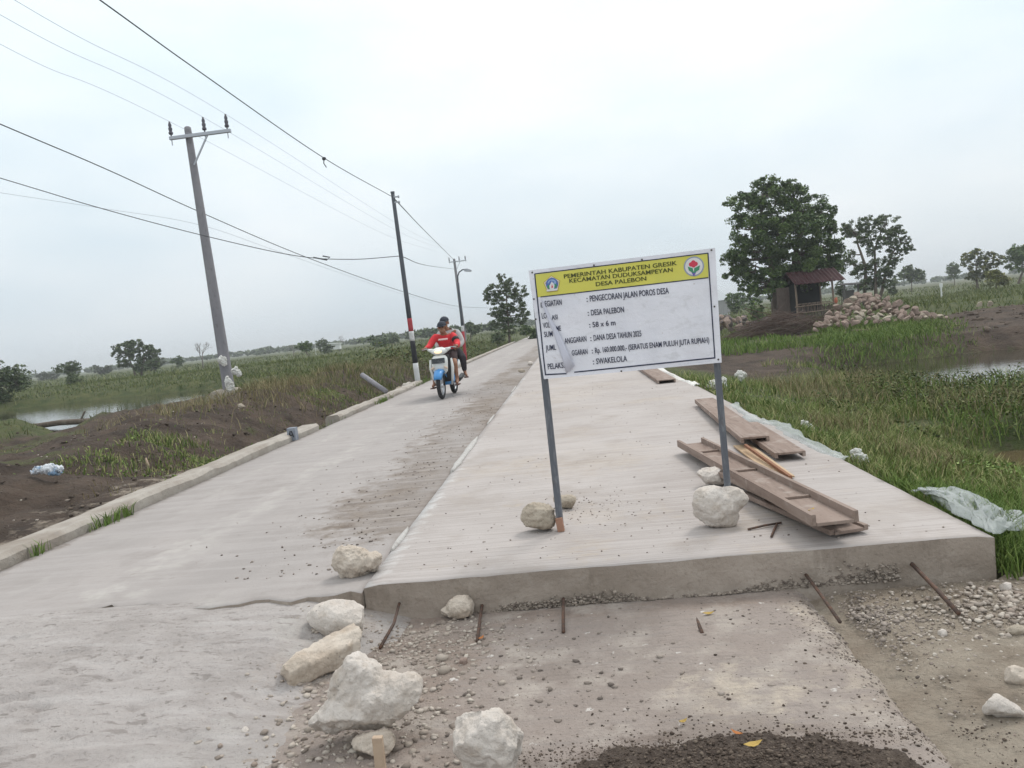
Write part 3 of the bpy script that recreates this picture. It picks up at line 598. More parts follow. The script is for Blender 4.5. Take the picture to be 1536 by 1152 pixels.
# gravel
def pebbles(name, pts, sizes, mm, kind='stuff'):
    ico = bmesh.new(); bmesh.ops.create_icosphere(ico, subdivisions=1, radius=1); iv = np.array([v.co[:] for v in ico.verts]); ff = np.array([[v.index for v in f.verts] for f in ico.faces]); ico.free()
    n = len(pts); k = len(iv); V = iv[None]*(1+NP.uniform(-.36, .36, (n, k, 1))); V = V*(sizes[:, None, None]*NP.uniform(.5, 1.35, (n, 1, 3))*np.array([1, 1, .62]))
    an = NP.uniform(0, 6.28, n)[:, None]; V = np.stack([V[..., 0]*np.cos(an)-V[..., 1]*np.sin(an), V[..., 0]*np.sin(an)+V[..., 1]*np.cos(an), V[..., 2]], -1)
    V = (V+np.asarray(pts)[:, None]).reshape(-1, 3); t = (ff[None]+np.arange(n)[:, None, None]*k).reshape(-1, 3)
    return tag(link(name, npmesh(name, V, None, t), MT[mm]), kind=kind)
MT['gravel'] = mat('gravel', (.4, .37, .33), .95, island=[(.20, .165, .14), (.31, .265, .225), (.38, .33, .285), (.50, .45, .39), (.27, .215, .18)], bump=.3, bscale=80)
MT['dark_gravel'] = mat('dark_gravel', (.2, .17, .15), .95, island=[(.12, .10, .088), (.20, .168, .145), (.27, .23, .20), (.36, .31, .27)])
MT['face_gravel'] = mat('face_gravel', (.2, .17, .15), .95, island=[(.13, .105, .09), (.22, .185, .155), (.30, .255, .215), (.36, .31, .265)])
MT['clod'] = mat('soil_clods', (.1, .08, .06), .97, island=[(.050, .038, .030), (.075, .056, .044), (.10, .076, .06), (.15, .12, .095)])
def spread(n, cx, cy, rx, ry, s0, s1, mm='gravel', name='gravel', k=2.2):
    x = NP.normal(cx, rx, n); y = NP.normal(cy, ry, n); o = (y < 3.9) & (y > 1.5); x, y = x[o], y[o]
    s = s0+(s1-s0)*NP.random(len(x))**(k+1.5); pebbles(name, np.stack([x, y, surf(x, y)+s*.15], 1), s, mm)
spread(2600, -.95, 3.05, .24, .5, .002, .017)
spread(900, -.75, 3.62, .22, .16, .002, .014)
spread(45, -1.0, 2.9, .22, .45, .012, .030)
spread(500, -.35, 3.1, .35, .5, .003, .016, 'dark_gravel')
spread(500, .2, 3.3, .6, .5, .002, .010, 'dark_gravel')
spread(1500, 1.45, 3.5, .26, .25, .002, .011, 'gravel')
spread(1100, 1.95, 3.55, .20, .16, .003, .020)
spread(50, 1.75, 3.5, .3, .25, .010, .030)
spread(700, 1.15, 3.5, .14, .22, .002, .011, 'dark_gravel')
spread(1200, 1.5, 2.9, .35, .4, .001, .007)
spread(3800, .40, 2.45, .50, .15, .001, .007, 'clod')
spread(120, .42, 2.42, .45, .12, .004, .011, 'clod')
spread(2600, .40, 2.56, .42, .035, .001, .006, 'clod')
spread(900, 1.35, 3.2, .4, .5, .001, .008, 'clod')
spread(420, 1.22, 3.58, .10, .13, .004, .016, 'dark_gravel')
spread(700, 1.05, 3.0, .07, .45, .002, .010, 'dark_gravel')
# honeycombed foot of the pour: stones bedded in the cut face
n = 1900; x = NP.uniform(-.62, 1.55, n); hh = np.abs(NP.normal(0, .035, n))*np.clip(.45+1.5*fbm(x, x*0, 1.6, 3, 200), .05, 1.7)+.006
s = NP.uniform(.004, .012, n); pebbles('honeycomb_gravel', np.stack([x, YF-.001+NP.uniform(-.004, .004, n), hh], 1), s, 'face_gravel')
# crumbs on slab and lane
n = 420; x = NP.uniform(-1.1, 1.9, n); y = 4.1+NP.random(n)**1.6*12; s = NP.uniform(.002, .008, n); pebbles('slab_crumbs', np.stack([x, y, slab_h(x, y)+s*.3], 1), s, 'dark_gravel')
n = 700; x = XM-.08-np.abs(NP.normal(0, .55, n)); y = 4.3+NP.random(n)**1.4*14; o = x > XL+.1; x, y = x[o], y[o]; s = NP.uniform(.003, .011, len(x)); pebbles('lane_crumbs', np.stack([x, y, lane_h(x, y)+s*.3], 1), s, 'dark_gravel')
n = 170; x = NP.normal(.02, .22, n); y = NP.normal(5.2, .25, n); s = NP.uniform(.002, .007, n); pebbles('soil_crumbs', np.stack([x, y, slab_h(x, y)+s*.3], 1), s, 'dark_gravel')
n = 260; x = NP.uniform(-9, -4.7, n); y = NP.uniform(4.5, 16, n); s = NP.uniform(.006, .03, n)*NP.random(n); pebbles('verge_stones', np.stack([x, y, H(x, y)+s*.2], 1), s+.004, 'gravel')
n = 5200; x = -4.75-np.abs(NP.normal(0, 4.2, n)); y = NP.uniform(4.5, 24, n); o = (sdpoly(x, y, POND) > .2)&(x > -17); x, y = x[o], y[o]; s = .005+.035*NP.random(len(x))**6; pebbles('soil_clods', np.stack([x, y, H(x, y)+s*.1], 1), s, 'clod')
n = 900; x = NP.uniform(9, 22, n); y = NP.uniform(22.5, 32, n); o = sdpoly(x, y, CHAN) > .3; x, y = x[o], y[o]; s = .02+.10*NP.random(len(x))**3; pebbles('soil_clods', np.stack([x, y, H(x, y)+s*.1], 1), s, 'clod')
# dark soil heap by the camera
MT['soil'] = mat('dark_soil', (.066, .050, .041), .97, layers=[(9, (1, 1, 1), .45, .65, (.10, .078, .062), .8), (45, (1, 1, 1), .52, .66, (.15, .12, .097), .7), (130, (1, 1, 1), .58, .70, (.22, .18, .15), .6)], bump=.9, bscale=60, bdist=.02)
def heap_h(x, y):
    r = np.sqrt(((x-.38)/.70)**2+((y-2.22)/.40)**2)+.12*fbm(x, y, 5, 4, 130)
    return np.maximum(0, 1-r)**1.25*.085+.012*fbm(x, y, 22, 3, 133)*1.6+.014*fbm(x, y, 8, 3, 135)*sm(1.05, .8, r)+.004-.03*sm(.90, 1.06, r+.10*fbm(x, y, 18, 3, 139))
xs = np.linspace(-.5, 1.3, 200); ys = np.linspace(1.6, 2.75, 130)
tag(link('soil_heap', gridmesh('soil_heap', xs, ys, lambda x, y: heap_h(x, y)+old_h(x, y)+.004), MT['soil']), kind='structure')
n = 9000; x = NP.normal(.38, .36, n); y = NP.normal(2.36, .14, n); hh_ = heap_h(x, y); o = (hh_ > .001) & (y > 1.7) & (y < 2.7); x, y, hh_ = x[o], y[o], hh_[o]; s_z = .0008+.0075*NP.random(len(x))**4
pebbles('soil_grains', np.stack([x, y, hh_+old_h(x, y)+.004+s_z*.25], 1), s_z, 'clod')

# ------------------------------------------------------------------ steel and timber lying about
MT['rust'] = mat('rusty_steel', (.085, .060, .050), .75, layers=[(30, (1, 1, 1), .45, .65, (.16, .085, .055), .8), (80, (1, 1, 1), .6, .7, (.22, .19, .17), .5)], bump=.3, bscale=120, bdist=.003)
GB = 'rebar dowels sticking out of the cut slab face'
def rebar(label, p0, p1, z0, z1, r=.0085, kink=0):
    a = PY(p0[0], p0[1], YF-.005) if z0 is None else P(*p0, z0); b = P(*p1, z1); mid = a.lerp(b, .5)+Vector((kink, 0, .004))
    mb = MB(); mb.tube([a-(b-a).normalized()*.0, mid, b], r, 8)
    tag(mb.build('rebar', MT['rust'], smooth=True, origin=tuple(a)), label, 'rebar', GB)
rebar('leftmost leaning rebar beside the white corner stone, bent at its foot', (599, 905), (570, 972), None, .012, .008, .02)
rebar('rebar with a rusty puddle mark, right of the small yellowish lump', (723, 908), (716, 962), None, .012)
rebar('short upright-looking rebar with a bright worn tip', (845, 898), (845, 948), None, .012)
rebar('rebar pointing at the camera, below the middle of the sign', (1035, 904), (1053, 949), None, .010)
rebar('thin rebar reaching down to the old pavement edge', (1209, 862), (1260, 933), None, .010)
rebar('longest rebar with a pale end, leaving high out of the face at right', (1368, 846), (1438, 920), None, .012, .0105)
MT['wood'] = mat('formwork_timber', (.235, .175, .145), .88, layers=[(6, (1, .15, 1), .42, .62, (.30, .235, .20), .8), (20, (1, .1, 1), .5, .68, (.155, .11, .09), .7), (9, (1, 1, 1), .56, .7, (.40, .35, .31), .55), (45, (1, 1, 1), .6, .72, (.13, .09, .07), .5)], bump=.35, bscale=30, bstretch=(3, .4, 1), bdist=.006)
MT['ply'] = mat('raw_plywood', (.50, .37, .24), .8, layers=[(8, (1, .2, 1), .45, .65, (.42, .29, .18), .8)], bump=.1)
MT['redwood'] = mat('red_brown_stick', (.26, .125, .07), .8, layers=[(12, (1, 1, 1), .45, .65, (.18, .08, .045), .7)])
MT['bat'] = mat('pale_batten', (.45, .345, .255), .85, layers=[(15, (1, 1, 1), .45, .65, (.36, .26, .19), .8)], bump=.2, bscale=60)
GF = 'used timber formwork channels on the right half of the slab'
def channel(label, a, b, width, z, rails_up=True, rail=.055, th=.018, nb=3, tilt=0):
    a, b = Vector(a), Vector(b); a.z += z; b.z += z; ax = (b-a).normalized(); x = ax.cross(Vector((0, 0, 1))).normalized(); mid = (a+b)/2
    t = thing('formwork_channel', (mid.x, mid.y, min(a.z, b.z)-(0 if rails_up else rail)), label, 'formwork', GF)
    mb = MB(); mb.beam(a+Vector((0, 0, th/2)), b+Vector((0, 0, th/2)), width, th, bev=.003); mb.build('board', MT['wood'], t)
    s_ = 1 if rails_up else -1
    for k in (-1, 1):
        mb = MB(); o = x*k*(width/2+.0135)+Vector((0, 0, th/2+s_*(rail/2-.008))); e = ax*RNG.uniform(-.012, .02)
        mb.beam(a+o+e, b+o-e, .026, rail, bev=.003); mb.build('rail', MT['wood'], t)
    for k in range(nb):
        mb = MB(); p = a.lerp(b, (k+.6)/(nb+.2))+Vector((0, 0, th/2+s_*(th/2+.008)))
        mb.beam(p-x*(width/2-.004), p+x*(width/2-.004), .022, .014, bev=.002); mb.build('cleat', MT['wood'], t)
    return t
zt = .206
channel('short channel at the very bottom of the near stack, poking out at its right end', P(1130, 742, zt), P(1275, 803, zt), .17, .012, True, .03, nb=2)
channel('middle channel of the near stack, seen edge-on under the longest one', P(1095, 722, zt), P(1254, 799, zt), .17, .062, True, .034, nb=2)
channel('longest grey-brown channel on top of the near stack, holding dry leaves', P(1036, 668, .26), P(1254, 787, .32), .19, .0, True, .06, nb=3)
channel('flipped channel resting on its neighbour beside the right post', P(1056, 601, .26), P(1133, 660, .29), .185, .012, False, .05, nb=0)
channel('lower flipped channel beside the plastic strip', P(1118, 637, .25), P(1186, 682, .25), .185, .004, False, .045, nb=0)
channel('farthest flipped channel seen below the notice board', P(963, 548, .25), P(1000, 571, .25), .26, .004, False, .06, nb=0)
mb = MB(); a_ = [P(1100, 670, .212), P(1126, 668, .212), P(1192, 716, .212), P(1160, 716, .212)]
mb.loft([a_, [p+Vector((0, 0, .012)) for p in a_]])
tag(mb.build('plywood_sheet', MT['ply'], origin=tuple(a_[0])), 'pale offcut of plywood under the red-brown stick', 'plywood')
mb = MB(); mb.beam(P(1118, 668, .27), P(1186, 716, .235), .024, .024, bev=.003)
tag(mb.build('wooden_stick', MT['redwood'], origin=tuple(P(1150, 690, .25))), 'red-brown squared stick lying across the plywood offcut', 'stick')
for lb, p0, p1 in (('thin dark stick lying level near the big white pitted rock', (1122, 794), (1172, 784)), ('short rusty stick crossing the thin dark one', (1157, 805), (1166, 785))):
    mb = MB(); mb.tube([P(*p0, .208), P((p0[0]+p1[0])/2, (p0[1]+p1[1])/2-1, .214), P(*p1, .210)], .0065, 7)
    tag(mb.build('thin_stick', MT['rust'], smooth=True, origin=tuple(P(*p0, .208))), lb, 'stick')
mb = MB(); mb.beam(P(572, 1160, .0), PY(566, 1105, P(572, 1160, .0).y), .036, .022, up=(0, 1, 0), bev=.003)
tag(mb.build('wooden_stake', MT['bat'], origin=tuple(P(572, 1160, 0))), 'pale wooden stake driven in front of the three-lobed rock', 'stake')
# dry leaves
MT['leafy'] = mat('yellow_leaf', (.42, .29, .085), .7); MT['leafo'] = mat('orange_leaf', (.42, .17, .06), .7); MT['leafb'] = mat('brown_leaf', (.20, .095, .06), .8)
def dry_leaf(label, u, v, z, L_, rz, mm):
    c = P(u, v, z); L_ *= .8; vs = []; prof = [(0, .0), (.2, .6), (.45, 1), (.7, .75), (1, 0)]
    ax = Vector((math.cos(rz), math.sin(rz), 0)); sd2 = Vector((-ax.y, ax.x, 0)); mb = MB(); top = []; bot = []; midl = []
    for t, k in prof:
        q = c+ax*(t-.5)*L_+Vector((0, 0, .006+.012*(t-.5)**2*4)); midl.append(q); top.append(q+sd2*k*L_*.2+Vector((0, 0, .006*k))); bot.append(q-sd2*k*L_*.2+Vector((0, 0, .004*k)))
    n_ = len(prof); mb.add(top+midl+bot, [(i, i+1, n_+i+1, n_+i) for i in range(n_-1)]+[(n_+i, n_+i+1, 2*n_+i+1, 2*n_+i) for i in range(n_-1)])
    o = mb.build('dry_leaf', MT[mm], origin=tuple(c)); md = o.modifiers.new('s', 'SOLIDIFY'); md.thickness = .001
    tag(o, label, 'leaf', 'dry leaves dropped on boards and ground')
dry_leaf('long curled yellow leaf on the dark soil', 1130, 1121, .085, .085, .3, 'leafy'); dry_leaf('pale orange leaf at the edge of the dark soil', 1106, 1104, .07, .06, 2.4, 'leafo')
dry_leaf('yellow leaf beside the rebar pointing at the camera', 1063, 923, .006, .075, .1, 'leafy'); dry_leaf('orange leaf by the rusty puddle mark', 722, 960, .01, .055, 1.0, 'leafo')
dry_leaf('red-brown curled leaf in the middle of the longest channel', 1166, 742, .30, .10, .5, 'leafo'); dry_leaf('dark curled leaf near the post end of the longest channel', 1118, 716, .29, .09, 1.1, 'leafb')
dry_leaf('yellow-brown leaf towards the near end of the longest channel', 1217, 768, .32, .085, .8, 'leafy'); dry_leaf('dark scrap of leaf at the far end of the longest channel', 1056, 680, .27, .07, .6, 'leafb')
dry_leaf('small yellow leaf on the pavement left of the dark soil', 1025, 1086, .006, .05, .5, 'leafy')

# ------------------------------------------------------------------ plastic, rags and rubbish
MT['film'] = mat('plastic_film', (.58, .62, .61), .3, alpha=.34, spec=.5, bump=.8, bscale=14, bdist=.02)
MT['rag'] = mat('white_cloth', (.72, .71, .68), .85, layers=[(12, (1, 1, 1), .45, .65, (.55, .53, .49), .7)], bump=.4, bscale=20, bdist=.02)
MT['bluerag'] = mat('blue_white_rag', (.66, .68, .72), .85, layers=[(7, (1, 1, 1), .52, .58, (.10, .13, .17), .9), (9, (1, 1, 1), .55, .62, (.25, .42, .62), .8)], bump=.4, bscale=20, bdist=.02)
def sheet(name, mm, outline, hf, label, cat, th=.004, n=36, seed=0, group=None, wob=.02):
    """a crumpled sheet: bilinear patch of four world corners, lifted and wrinkled"""
    a, b, c, d = [Vector(p) for p in outline]; mb = MB(); vs = []
    for i in range(n+1):
        for j in range(n+1):
            s_, t_ = i/n, j/n; p = a.lerp(b, s_).lerp(d.lerp(c, s_), t_); q = p*6
            e = min(s_, 1-s_, t_, 1-t_)
            p = p+Vector((mnoise.noise(q+Vector((seed, 0, 0))), mnoise.noise(q+Vector((0, seed, 5))), 0))*wob*2+Vector((0, 0, hf(s_, t_)+abs(mnoise.noise(q*1.3+Vector((0, 0, seed))))*wob*1.6+mnoise.noise(q*3.1)*wob*.5))
            vs.append(p)
    k = n+1; mb.add(vs, [(i*k+j, i*k+j+1, (i+1)*k+j+1, (i+1)*k+j) for i in range(n) for j in range(n)])
    o = mb.build(name, MT[mm], smooth=True, origin=tuple((a+c)/2)); md = o.modifiers.new('s', 'SOLIDIFY'); md.thickness = th
    return tag(o, label, cat, group)
mb = MB(); n_ = 70; m_ = 40; vs_ = []
ctl = [((1366, 737), (1400, 752), .205, .16), ((1392, 733), (1428, 768), .19, .20), ((1425, 731), (1462, 786), .17, .205), ((1455, 738), (1478, 796), .15, .207), ((1482, 752), (1490, 801), .13, .19), ((1500, 766), (1512, 796), .12, .15), ((1530, 770), (1536, 797), .08, .11), ((1575, 776), (1580, 804), .05, .06)]
for i in range(n_+1):
    t_ = i/n_*(len(ctl)-1); k_ = min(int(t_), len(ctl)-2); q_ = t_-k_; q_ = q_*q_*(3-2*q_)
    A_ = P(*ctl[k_][0], ctl[k_][2]).lerp(P(*ctl[k_+1][0], ctl[k_+1][2]), q_); B_ = P(*ctl[k_][1], ctl[k_][3]).lerp(P(*ctl[k_+1][1], ctl[k_+1][3]), q_)
    for j in range(m_+1):
        r_ = j/m_; p = A_.lerp(B_, r_); e = math.sin(math.pi*r_)**.7
        f1 = 1-abs(mnoise.noise(Vector((i*.11+j*.03, j*.06, 2))))*2.6; f2 = 1-abs(mnoise.noise(Vector((i*.2, j*.25-i*.12, 7))))*2.6
        p = p+Vector((mnoise.noise(Vector((i*.2, j*.2, 3)))*.02, mnoise.noise(Vector((i*.17, j*.2, 9)))*.03, e*(.022+.022*f1+.014*f2)+.003*mnoise.noise(Vector((i*.7, j*.7, 0))))); vs_.append(p)
k_ = m_+1; mb.add(vs_, [(i*k_+j, i*k_+j+1, (i+1)*k_+j+1, (i+1)*k_+j) for i in range(n_) for j in range(m_)])
o = mb.build('plastic_sheet', MT['film'], smooth=True, origin=tuple(P(1440, 770, .2))); md = o.modifiers.new('s', 'SOLIDIFY'); md.thickness = .0015
tag(o, 'crumpled clear plastic sheet spilling over the right edge of the slab near its cut end', 'plastic sheet')
def strip(name, mm, pts, wid, label, cat, z_up=.02, seed=0, th=.004):
    mb = MB(); secs = []; pts = [Vector(p) for p in pts]
    for i, p in enumerate(pts):
        t = (pts[min(i+1, len(pts)-1)]-pts[max(i-1, 0)]).normalized(); x = t.cross(Vector((0, 0, 1))).normalized()
        w_ = wid*(.5+.9*abs(mnoise.noise(p*2+Vector((seed, 0, 0))))); row = []
        for j in range(7):
            q = p+x*(j/6-.45)*w_; q.z += z_up*abs(mnoise.noise(q*9+Vector((0, 0, seed))))*2+.012*math.sin(j*1.3+i)-.03*max(0, j-3)*.5; row.append(q)
        secs.append(row)
    vs = [q for r in secs for q in r]; mb.add(vs, [(i*7+j, i*7+j+1, (i+1)*7+j+1, (i+1)*7+j) for i in range(len(secs)-1) for j in range(6)])
    o = mb.build(name, MT[mm], smooth=True, origin=tuple(pts[0])); md = o.modifiers.new('s', 'SOLIDIFY'); md.thickness = th; return tag(o, label, cat)
def lerp_pts(ps, n):
    out = []
    for i in range(len(ps)-1):
        for k in range(n): out.append(Vector(ps[i]).lerp(Vector(ps[i+1]), k/n))
    return out+[Vector(ps[-1])]
strip('plastic_strip', 'film', lerp_pts([P(1098, 606, .215), P(1130, 630, .215), P(1170, 636, .215), P(1186, 648, .225), P(1240, 678, .21), P(1262, 690, .18)], 9), .16, 'whitish plastic strip draped along the slab edge beside the boards', 'plastic strip', seed=4)
strip('plastic_strip', 'rag', lerp_pts([P(985, 551, .21), P(1020, 569, .215), P(1045, 577, .215)], 8), .12, 'pale crumpled strip at the slab edge beyond the boards', 'plastic strip', seed=9)
def wad(name, mm, label, cat, blobs, y, seed, amp=.10, group=None): return rock(label, blobs, y, mm, seed, dep=.7, amp=amp, planes=6, name=name, cat=cat, sc=5, group=group)
wad('cloth_rag', 'rag', 'white crumpled rag lying on the green verge', 'rag', [(1284, 682, 8, 10), (1294, 690, 9, 8), (1289, 686, 8, 8)], 7.0, 51)
wad('cloth_rag', 'rag', 'white torn sack bunched at the slab edge left of the tarp lump', 'rag', [(1072, 577, 14, 7, -20), (1086, 574, 8, 8)], 12.6, 53)
wad('cloth_rag', 'rag', 'small white tarp lump standing in the grass past the right post', 'rag', [(1113, 566, 7, 9), (1109, 562, 7, 6)], 13.5, 55)
wad('cloth_rag', 'rag', 'small whitish wad in the grass beside the plastic strip', 'rag', [(1215, 641, 8, 5, 25), (1207, 634, 5, 5)], 8.6, 57)
wad('cloth_rag', 'bluerag', 'blue and white clothing dumped on the dark soil at left', 'rag', [(55, 705, 14, 5), (75, 704, 16, 6), (90, 706, 12, 6)], 9.55, 59)

# ------------------------------------------------------------------ village notice board
MT['banner'] = mat('white_banner', (.77, .775, .835), .45, layers=[(3, (1, 1, 1), .45, .65, (.69, .70, .765), .9), (9, (1, 1, 2), .56, .70, (.55, .55, .58), .5), (60, (1, 1, 1), .66, .72, (.36, .31, .27), .5)], spec=.4, bump=.3, bscale=7, bdist=.03)
MT['bannerback'] = mat('board_edge', (.62, .63, .66), .6); MT['yellow'] = mat('yellow_print', (.66, .62, .115), .5, layers=[(4, (1, 1, 1), .45, .65, (.58, .57, .12), .8)], spec=.4)
MT['ink'] = mat('dark_print', (.035, .04, .075), .55); MT['inkh'] = mat('header_print', (.075, .085, .03), .55)
MT['flap'] = mat('torn_flap', (.60, .615, .71), .5, spec=.4); MT['postm'] = mat('grey_steel_post', (.13, .14, .16), .6, metal=.3, layers=[(40, (1, 1, .2), .5, .68, (.24, .25, .27), .7), (14, (1, 1, .4), .58, .7, (.10, .085, .075), .7)])
MT['footwood'] = mat('post_foot_timber', (.33, .185, .13), .85, layers=[(18, (1, 1, 1), .45, .65, (.22, .12, .085), .8)])
SA = PY(816, 569, 4.67); SB = PY(1083, 545, 4.50)
su = Vector((SB.x-SA.x, SB.y-SA.y, 0)).normalized(); sn = Vector((su.y, -su.x, 0))       # along the board, and out of its front
if sn.y > 0: sn = -sn
def S(u, v):                    # photo pixel -> (s, z) on the board
    k = Vector(D(u, v)); o = Vector((0, 0, ZC)); t = (SA-o).dot(sn)/k.dot(sn); p = o+k*t; return (p-SA).dot(su), p.z
def SC(x, y): return S(780+x/4.8, 360+y/4.8)
def wr(s_, z): return .006*mnoise.noise(Vector((s_*4, z*5, 1)))+.004*mnoise.noise(Vector((s_*9, z*8, 4)))
def W3(s_, z, layer=0): return Vector((SA.x, SA.y, 0))+su*s_+Vector((0, 0, z))+sn*(wr(s_, z)+layer)
board = thing('notice_board', (SA.x+su.x*.55, SA.y+su.y*.55, .2), 'white village project notice with yellow header on two grey posts, front torn at left', 'notice board')
TL, TR, BR, BL = SC(60, 220), SC(1405, 57), SC(1452, 882), SC(172, 1002)
def bil(a, b): 
    t = tuple(TL[i]*(1-a)+TR[i]*a for i in (0, 1)); q = tuple(BL[i]*(1-a)+BR[i]*a for i in (0, 1)); return t[0]*(1-b)+q[0]*b, t[1]*(1-b)+q[1]*b
mb = MB(); n1, n2 = 60, 36; fr = [W3(*bil(i/n1, j/n2)) for i in range(n1+1) for j in range(n2+1)]; k = n2+1
mb.add(fr, [(i*k+j, i*k+j+1, (i+1)*k+j+1, (i+1)*k+j) for i in range(n1) for j in range(n2)])
mb.build('banner', MT['banner'], board, smooth=True)
mb = MB(); e = .003
cs = [bil(.004, .006), bil(.996, .006), bil(.996, .994), bil(.004, .994)]
mb.loft([[W3(s_, z, -.010-wr(s_, z)) for s_, z in cs], [W3(s_, z, -.034-wr(s_, z)) for s_, z in cs]]); mb.build('backing_board', MT['bannerback'], board)
def quadpatch(name, mm, pts, layer, n=24, m_=4):
    a, b, c, d = pts; mb = MB(); vs = []
    for i in range(n+1):
        for j in range(m_+1):
            s_, t_ = i/n, j/m_; p = [(a[q]*(1-s_)+b[q]*s_)*(1-t_)+(d[q]*(1-s_)+c[q]*s_)*t_ for q in (0, 1)]; vs.append(W3(p[0], p[1], layer))
    k = m_+1; mb.add(vs, [(i*k+j, i*k+j+1, (i+1)*k+j+1, (i+1)*k+j) for i in range(n) for j in range(m_)]); return mb
quadpatch('header_panel', 'yellow', [SC(110, 248), SC(1352, 98), SC(1357, 268), SC(128, 412)], .0012, 40, 8).build('header_panel', MT['yellow'], board, smooth=True)
def line(pa, pb, wpx, layer=.0022):
    a, b = SC(*pa), SC(*pb); dx, dz = b[0]-a[0], b[1]-a[1]; l = math.hypot(dx, dz); h = wpx/4.8/ppm(SA)/2; ox, oz = -dz/l*h, dx/l*h
    return quadpatch('', '', [(a[0]+ox, a[1]+oz), (b[0]+ox, b[1]+oz), (b[0]-ox, b[1]-oz), (a[0]-ox, a[1]-oz)], layer, max(4, int(l/.03)), 1)
mb = MB()
for pa, pb, w_ in (((106, 244), (1353, 95), 7), ((1353, 93), (1403, 852), 8), ((390, 952), (1405, 848), 9), ((180, 970), (334, 962), 9), ((106, 243), (184, 972), 9), ((148, 410), (1357, 271), 7)):
    q = line(pa, pb, w_); mb.add(q.v, q.f)
mb.build('border_line', MT['ink'], board)
_ref = {}
def textmesh(txt, off):
    cu = bpy.data.curves.new('t', 'FONT'); cu.body = txt; cu.size = 1; cu.offset = off; cu.resolution_u = 3; o = bpy.data.objects.new('t', cu); C.objects.link(o)
    dg = bpy.context.evaluated_depsgraph_get(); dg.update(); me = bpy.data.meshes.new_from_object(o.evaluated_get(dg)); V = [v.co.copy() for v in me.vertices]; Fc = [tuple(p.vertices) for p in me.polygons]
    bpy.data.objects.remove(o); bpy.data.curves.remove(cu); bpy.data.meshes.remove(me); return V, Fc
capV = textmesh('H', 0)[0]; CAP = max(v.y for v in capV)
def words(mb, txt, bl, br, hpx, off=.018, layer=.0034, bold=.013):
    V, Fc = textmesh(txt, off*.2); x0 = min(v.x for v in V); x1 = max(v.x for v in V)
    a, b = SC(*bl), SC(*br); top = SC(bl[0], bl[1]-hpx); ux = (b[0]-a[0], b[1]-a[1]); h = top[1]-a[1]
    for q, e in enumerate((-bold, 0, bold)):
        mb.add([W3(a[0]+ux[0]*(v.x+e-x0)/(x1-x0), a[1]+ux[1]*(v.x+e-x0)/(x1-x0)+h*v.y/CAP, layer+q*.0003) for v in V], Fc)
mb = MB()
words(mb, 'PEMERINTAH KABUPATEN GRESIK', (318, 277), (1130, 180), 29, .030); words(mb, 'KECAMATAN DUDUKSAMPEYAN', (357, 309), (1100, 228), 29, .030); words(mb, 'DESA PALEBON', (548, 333), (910, 291), 29, .030)
mb.build('header_lettering', MT['inkh'], board)
for txt, bl, br, hp in (('PENGECORAN JALAN POROS DESA', (505, 443), (1073, 385), 42), ('DESA PALEBON', (514, 543), (750, 520), 40), ('58 x 6 m', (524, 628), (688, 612), 37), ('DANA DESA TAHUN 2025', (532, 725), (875, 692), 40),
                        ('Rp. 160.000.000,- (SERATUS ENAM PULUH JUTA RUPIAH)', (543, 814), (1363, 738), 38), ('SWAKELOLA', (551, 893), (772, 872), 40)):
    mb = MB(); words(mb, txt, bl, br, hp, .022); cx = bl[0]-20; sl = (br[1]-bl[1])/(br[0]-bl[0]); words(mb, ':', (cx-4, bl[1]-sl*20), (cx+4, bl[1]-sl*20), hp, .02); mb.build('lettering', MT['ink'], board)
for grp in ((('K', (152, 490), (164, 488), 40), ('EGIATAN', (182, 480), (302, 466), 40)), (('LO', (160, 567), (194, 563), 40), ('ASI', (230, 575), (272, 570), 34)), (('VOL', (168, 634), (216, 629), 38), ('ME', (264, 656), (297, 652), 36)),
            (('SUM', (176, 699), (237, 693), 38), ('ANGGARAN', (324, 747), (480, 729), 40)), (('JUML', (188, 797), (262, 789), 38), ('GGARAN', (376, 832), (488, 820), 38)), (('PELAKS.', (203, 931), (320, 920), 40),)):
    mb = MB()
    for txt, bl, br, hp in grp: mb = MB(); words(mb, txt, bl, br, hp, .022); mb.build('lettering', MT['ink'], board)
# the cut in the banner: a folded-over flap standing off the board
fl_l = [(152, 420), (168, 480), (200, 565), (240, 660), (278, 770), (308, 860), (334, 962)]; fl_r = [(152, 420), (182, 470), (216, 550), (262, 632), (300, 700), (345, 800), (394, 905)]
mb = MB(); vs = []
for (a_, b_) in zip(fl_l, fl_r):
    for j in range(5):
        t_ = j/4; s_, z = SC(a_[0]*(1-t_)+b_[0]*t_, a_[1]*(1-t_)+b_[1]*t_); vs.append(W3(s_, z, .0058+.010*t_*(a_[1]-420)/540))
mb.add(vs, [(i*5+j, i*5+j+1, (i+1)*5+j+1, (i+1)*5+j) for i in range(6) for j in range(4)]); o = mb.build('torn_flap', MT['flap'], board, smooth=True); md = o.modifiers.new('s', 'SOLIDIFY'); md.thickness = .0012
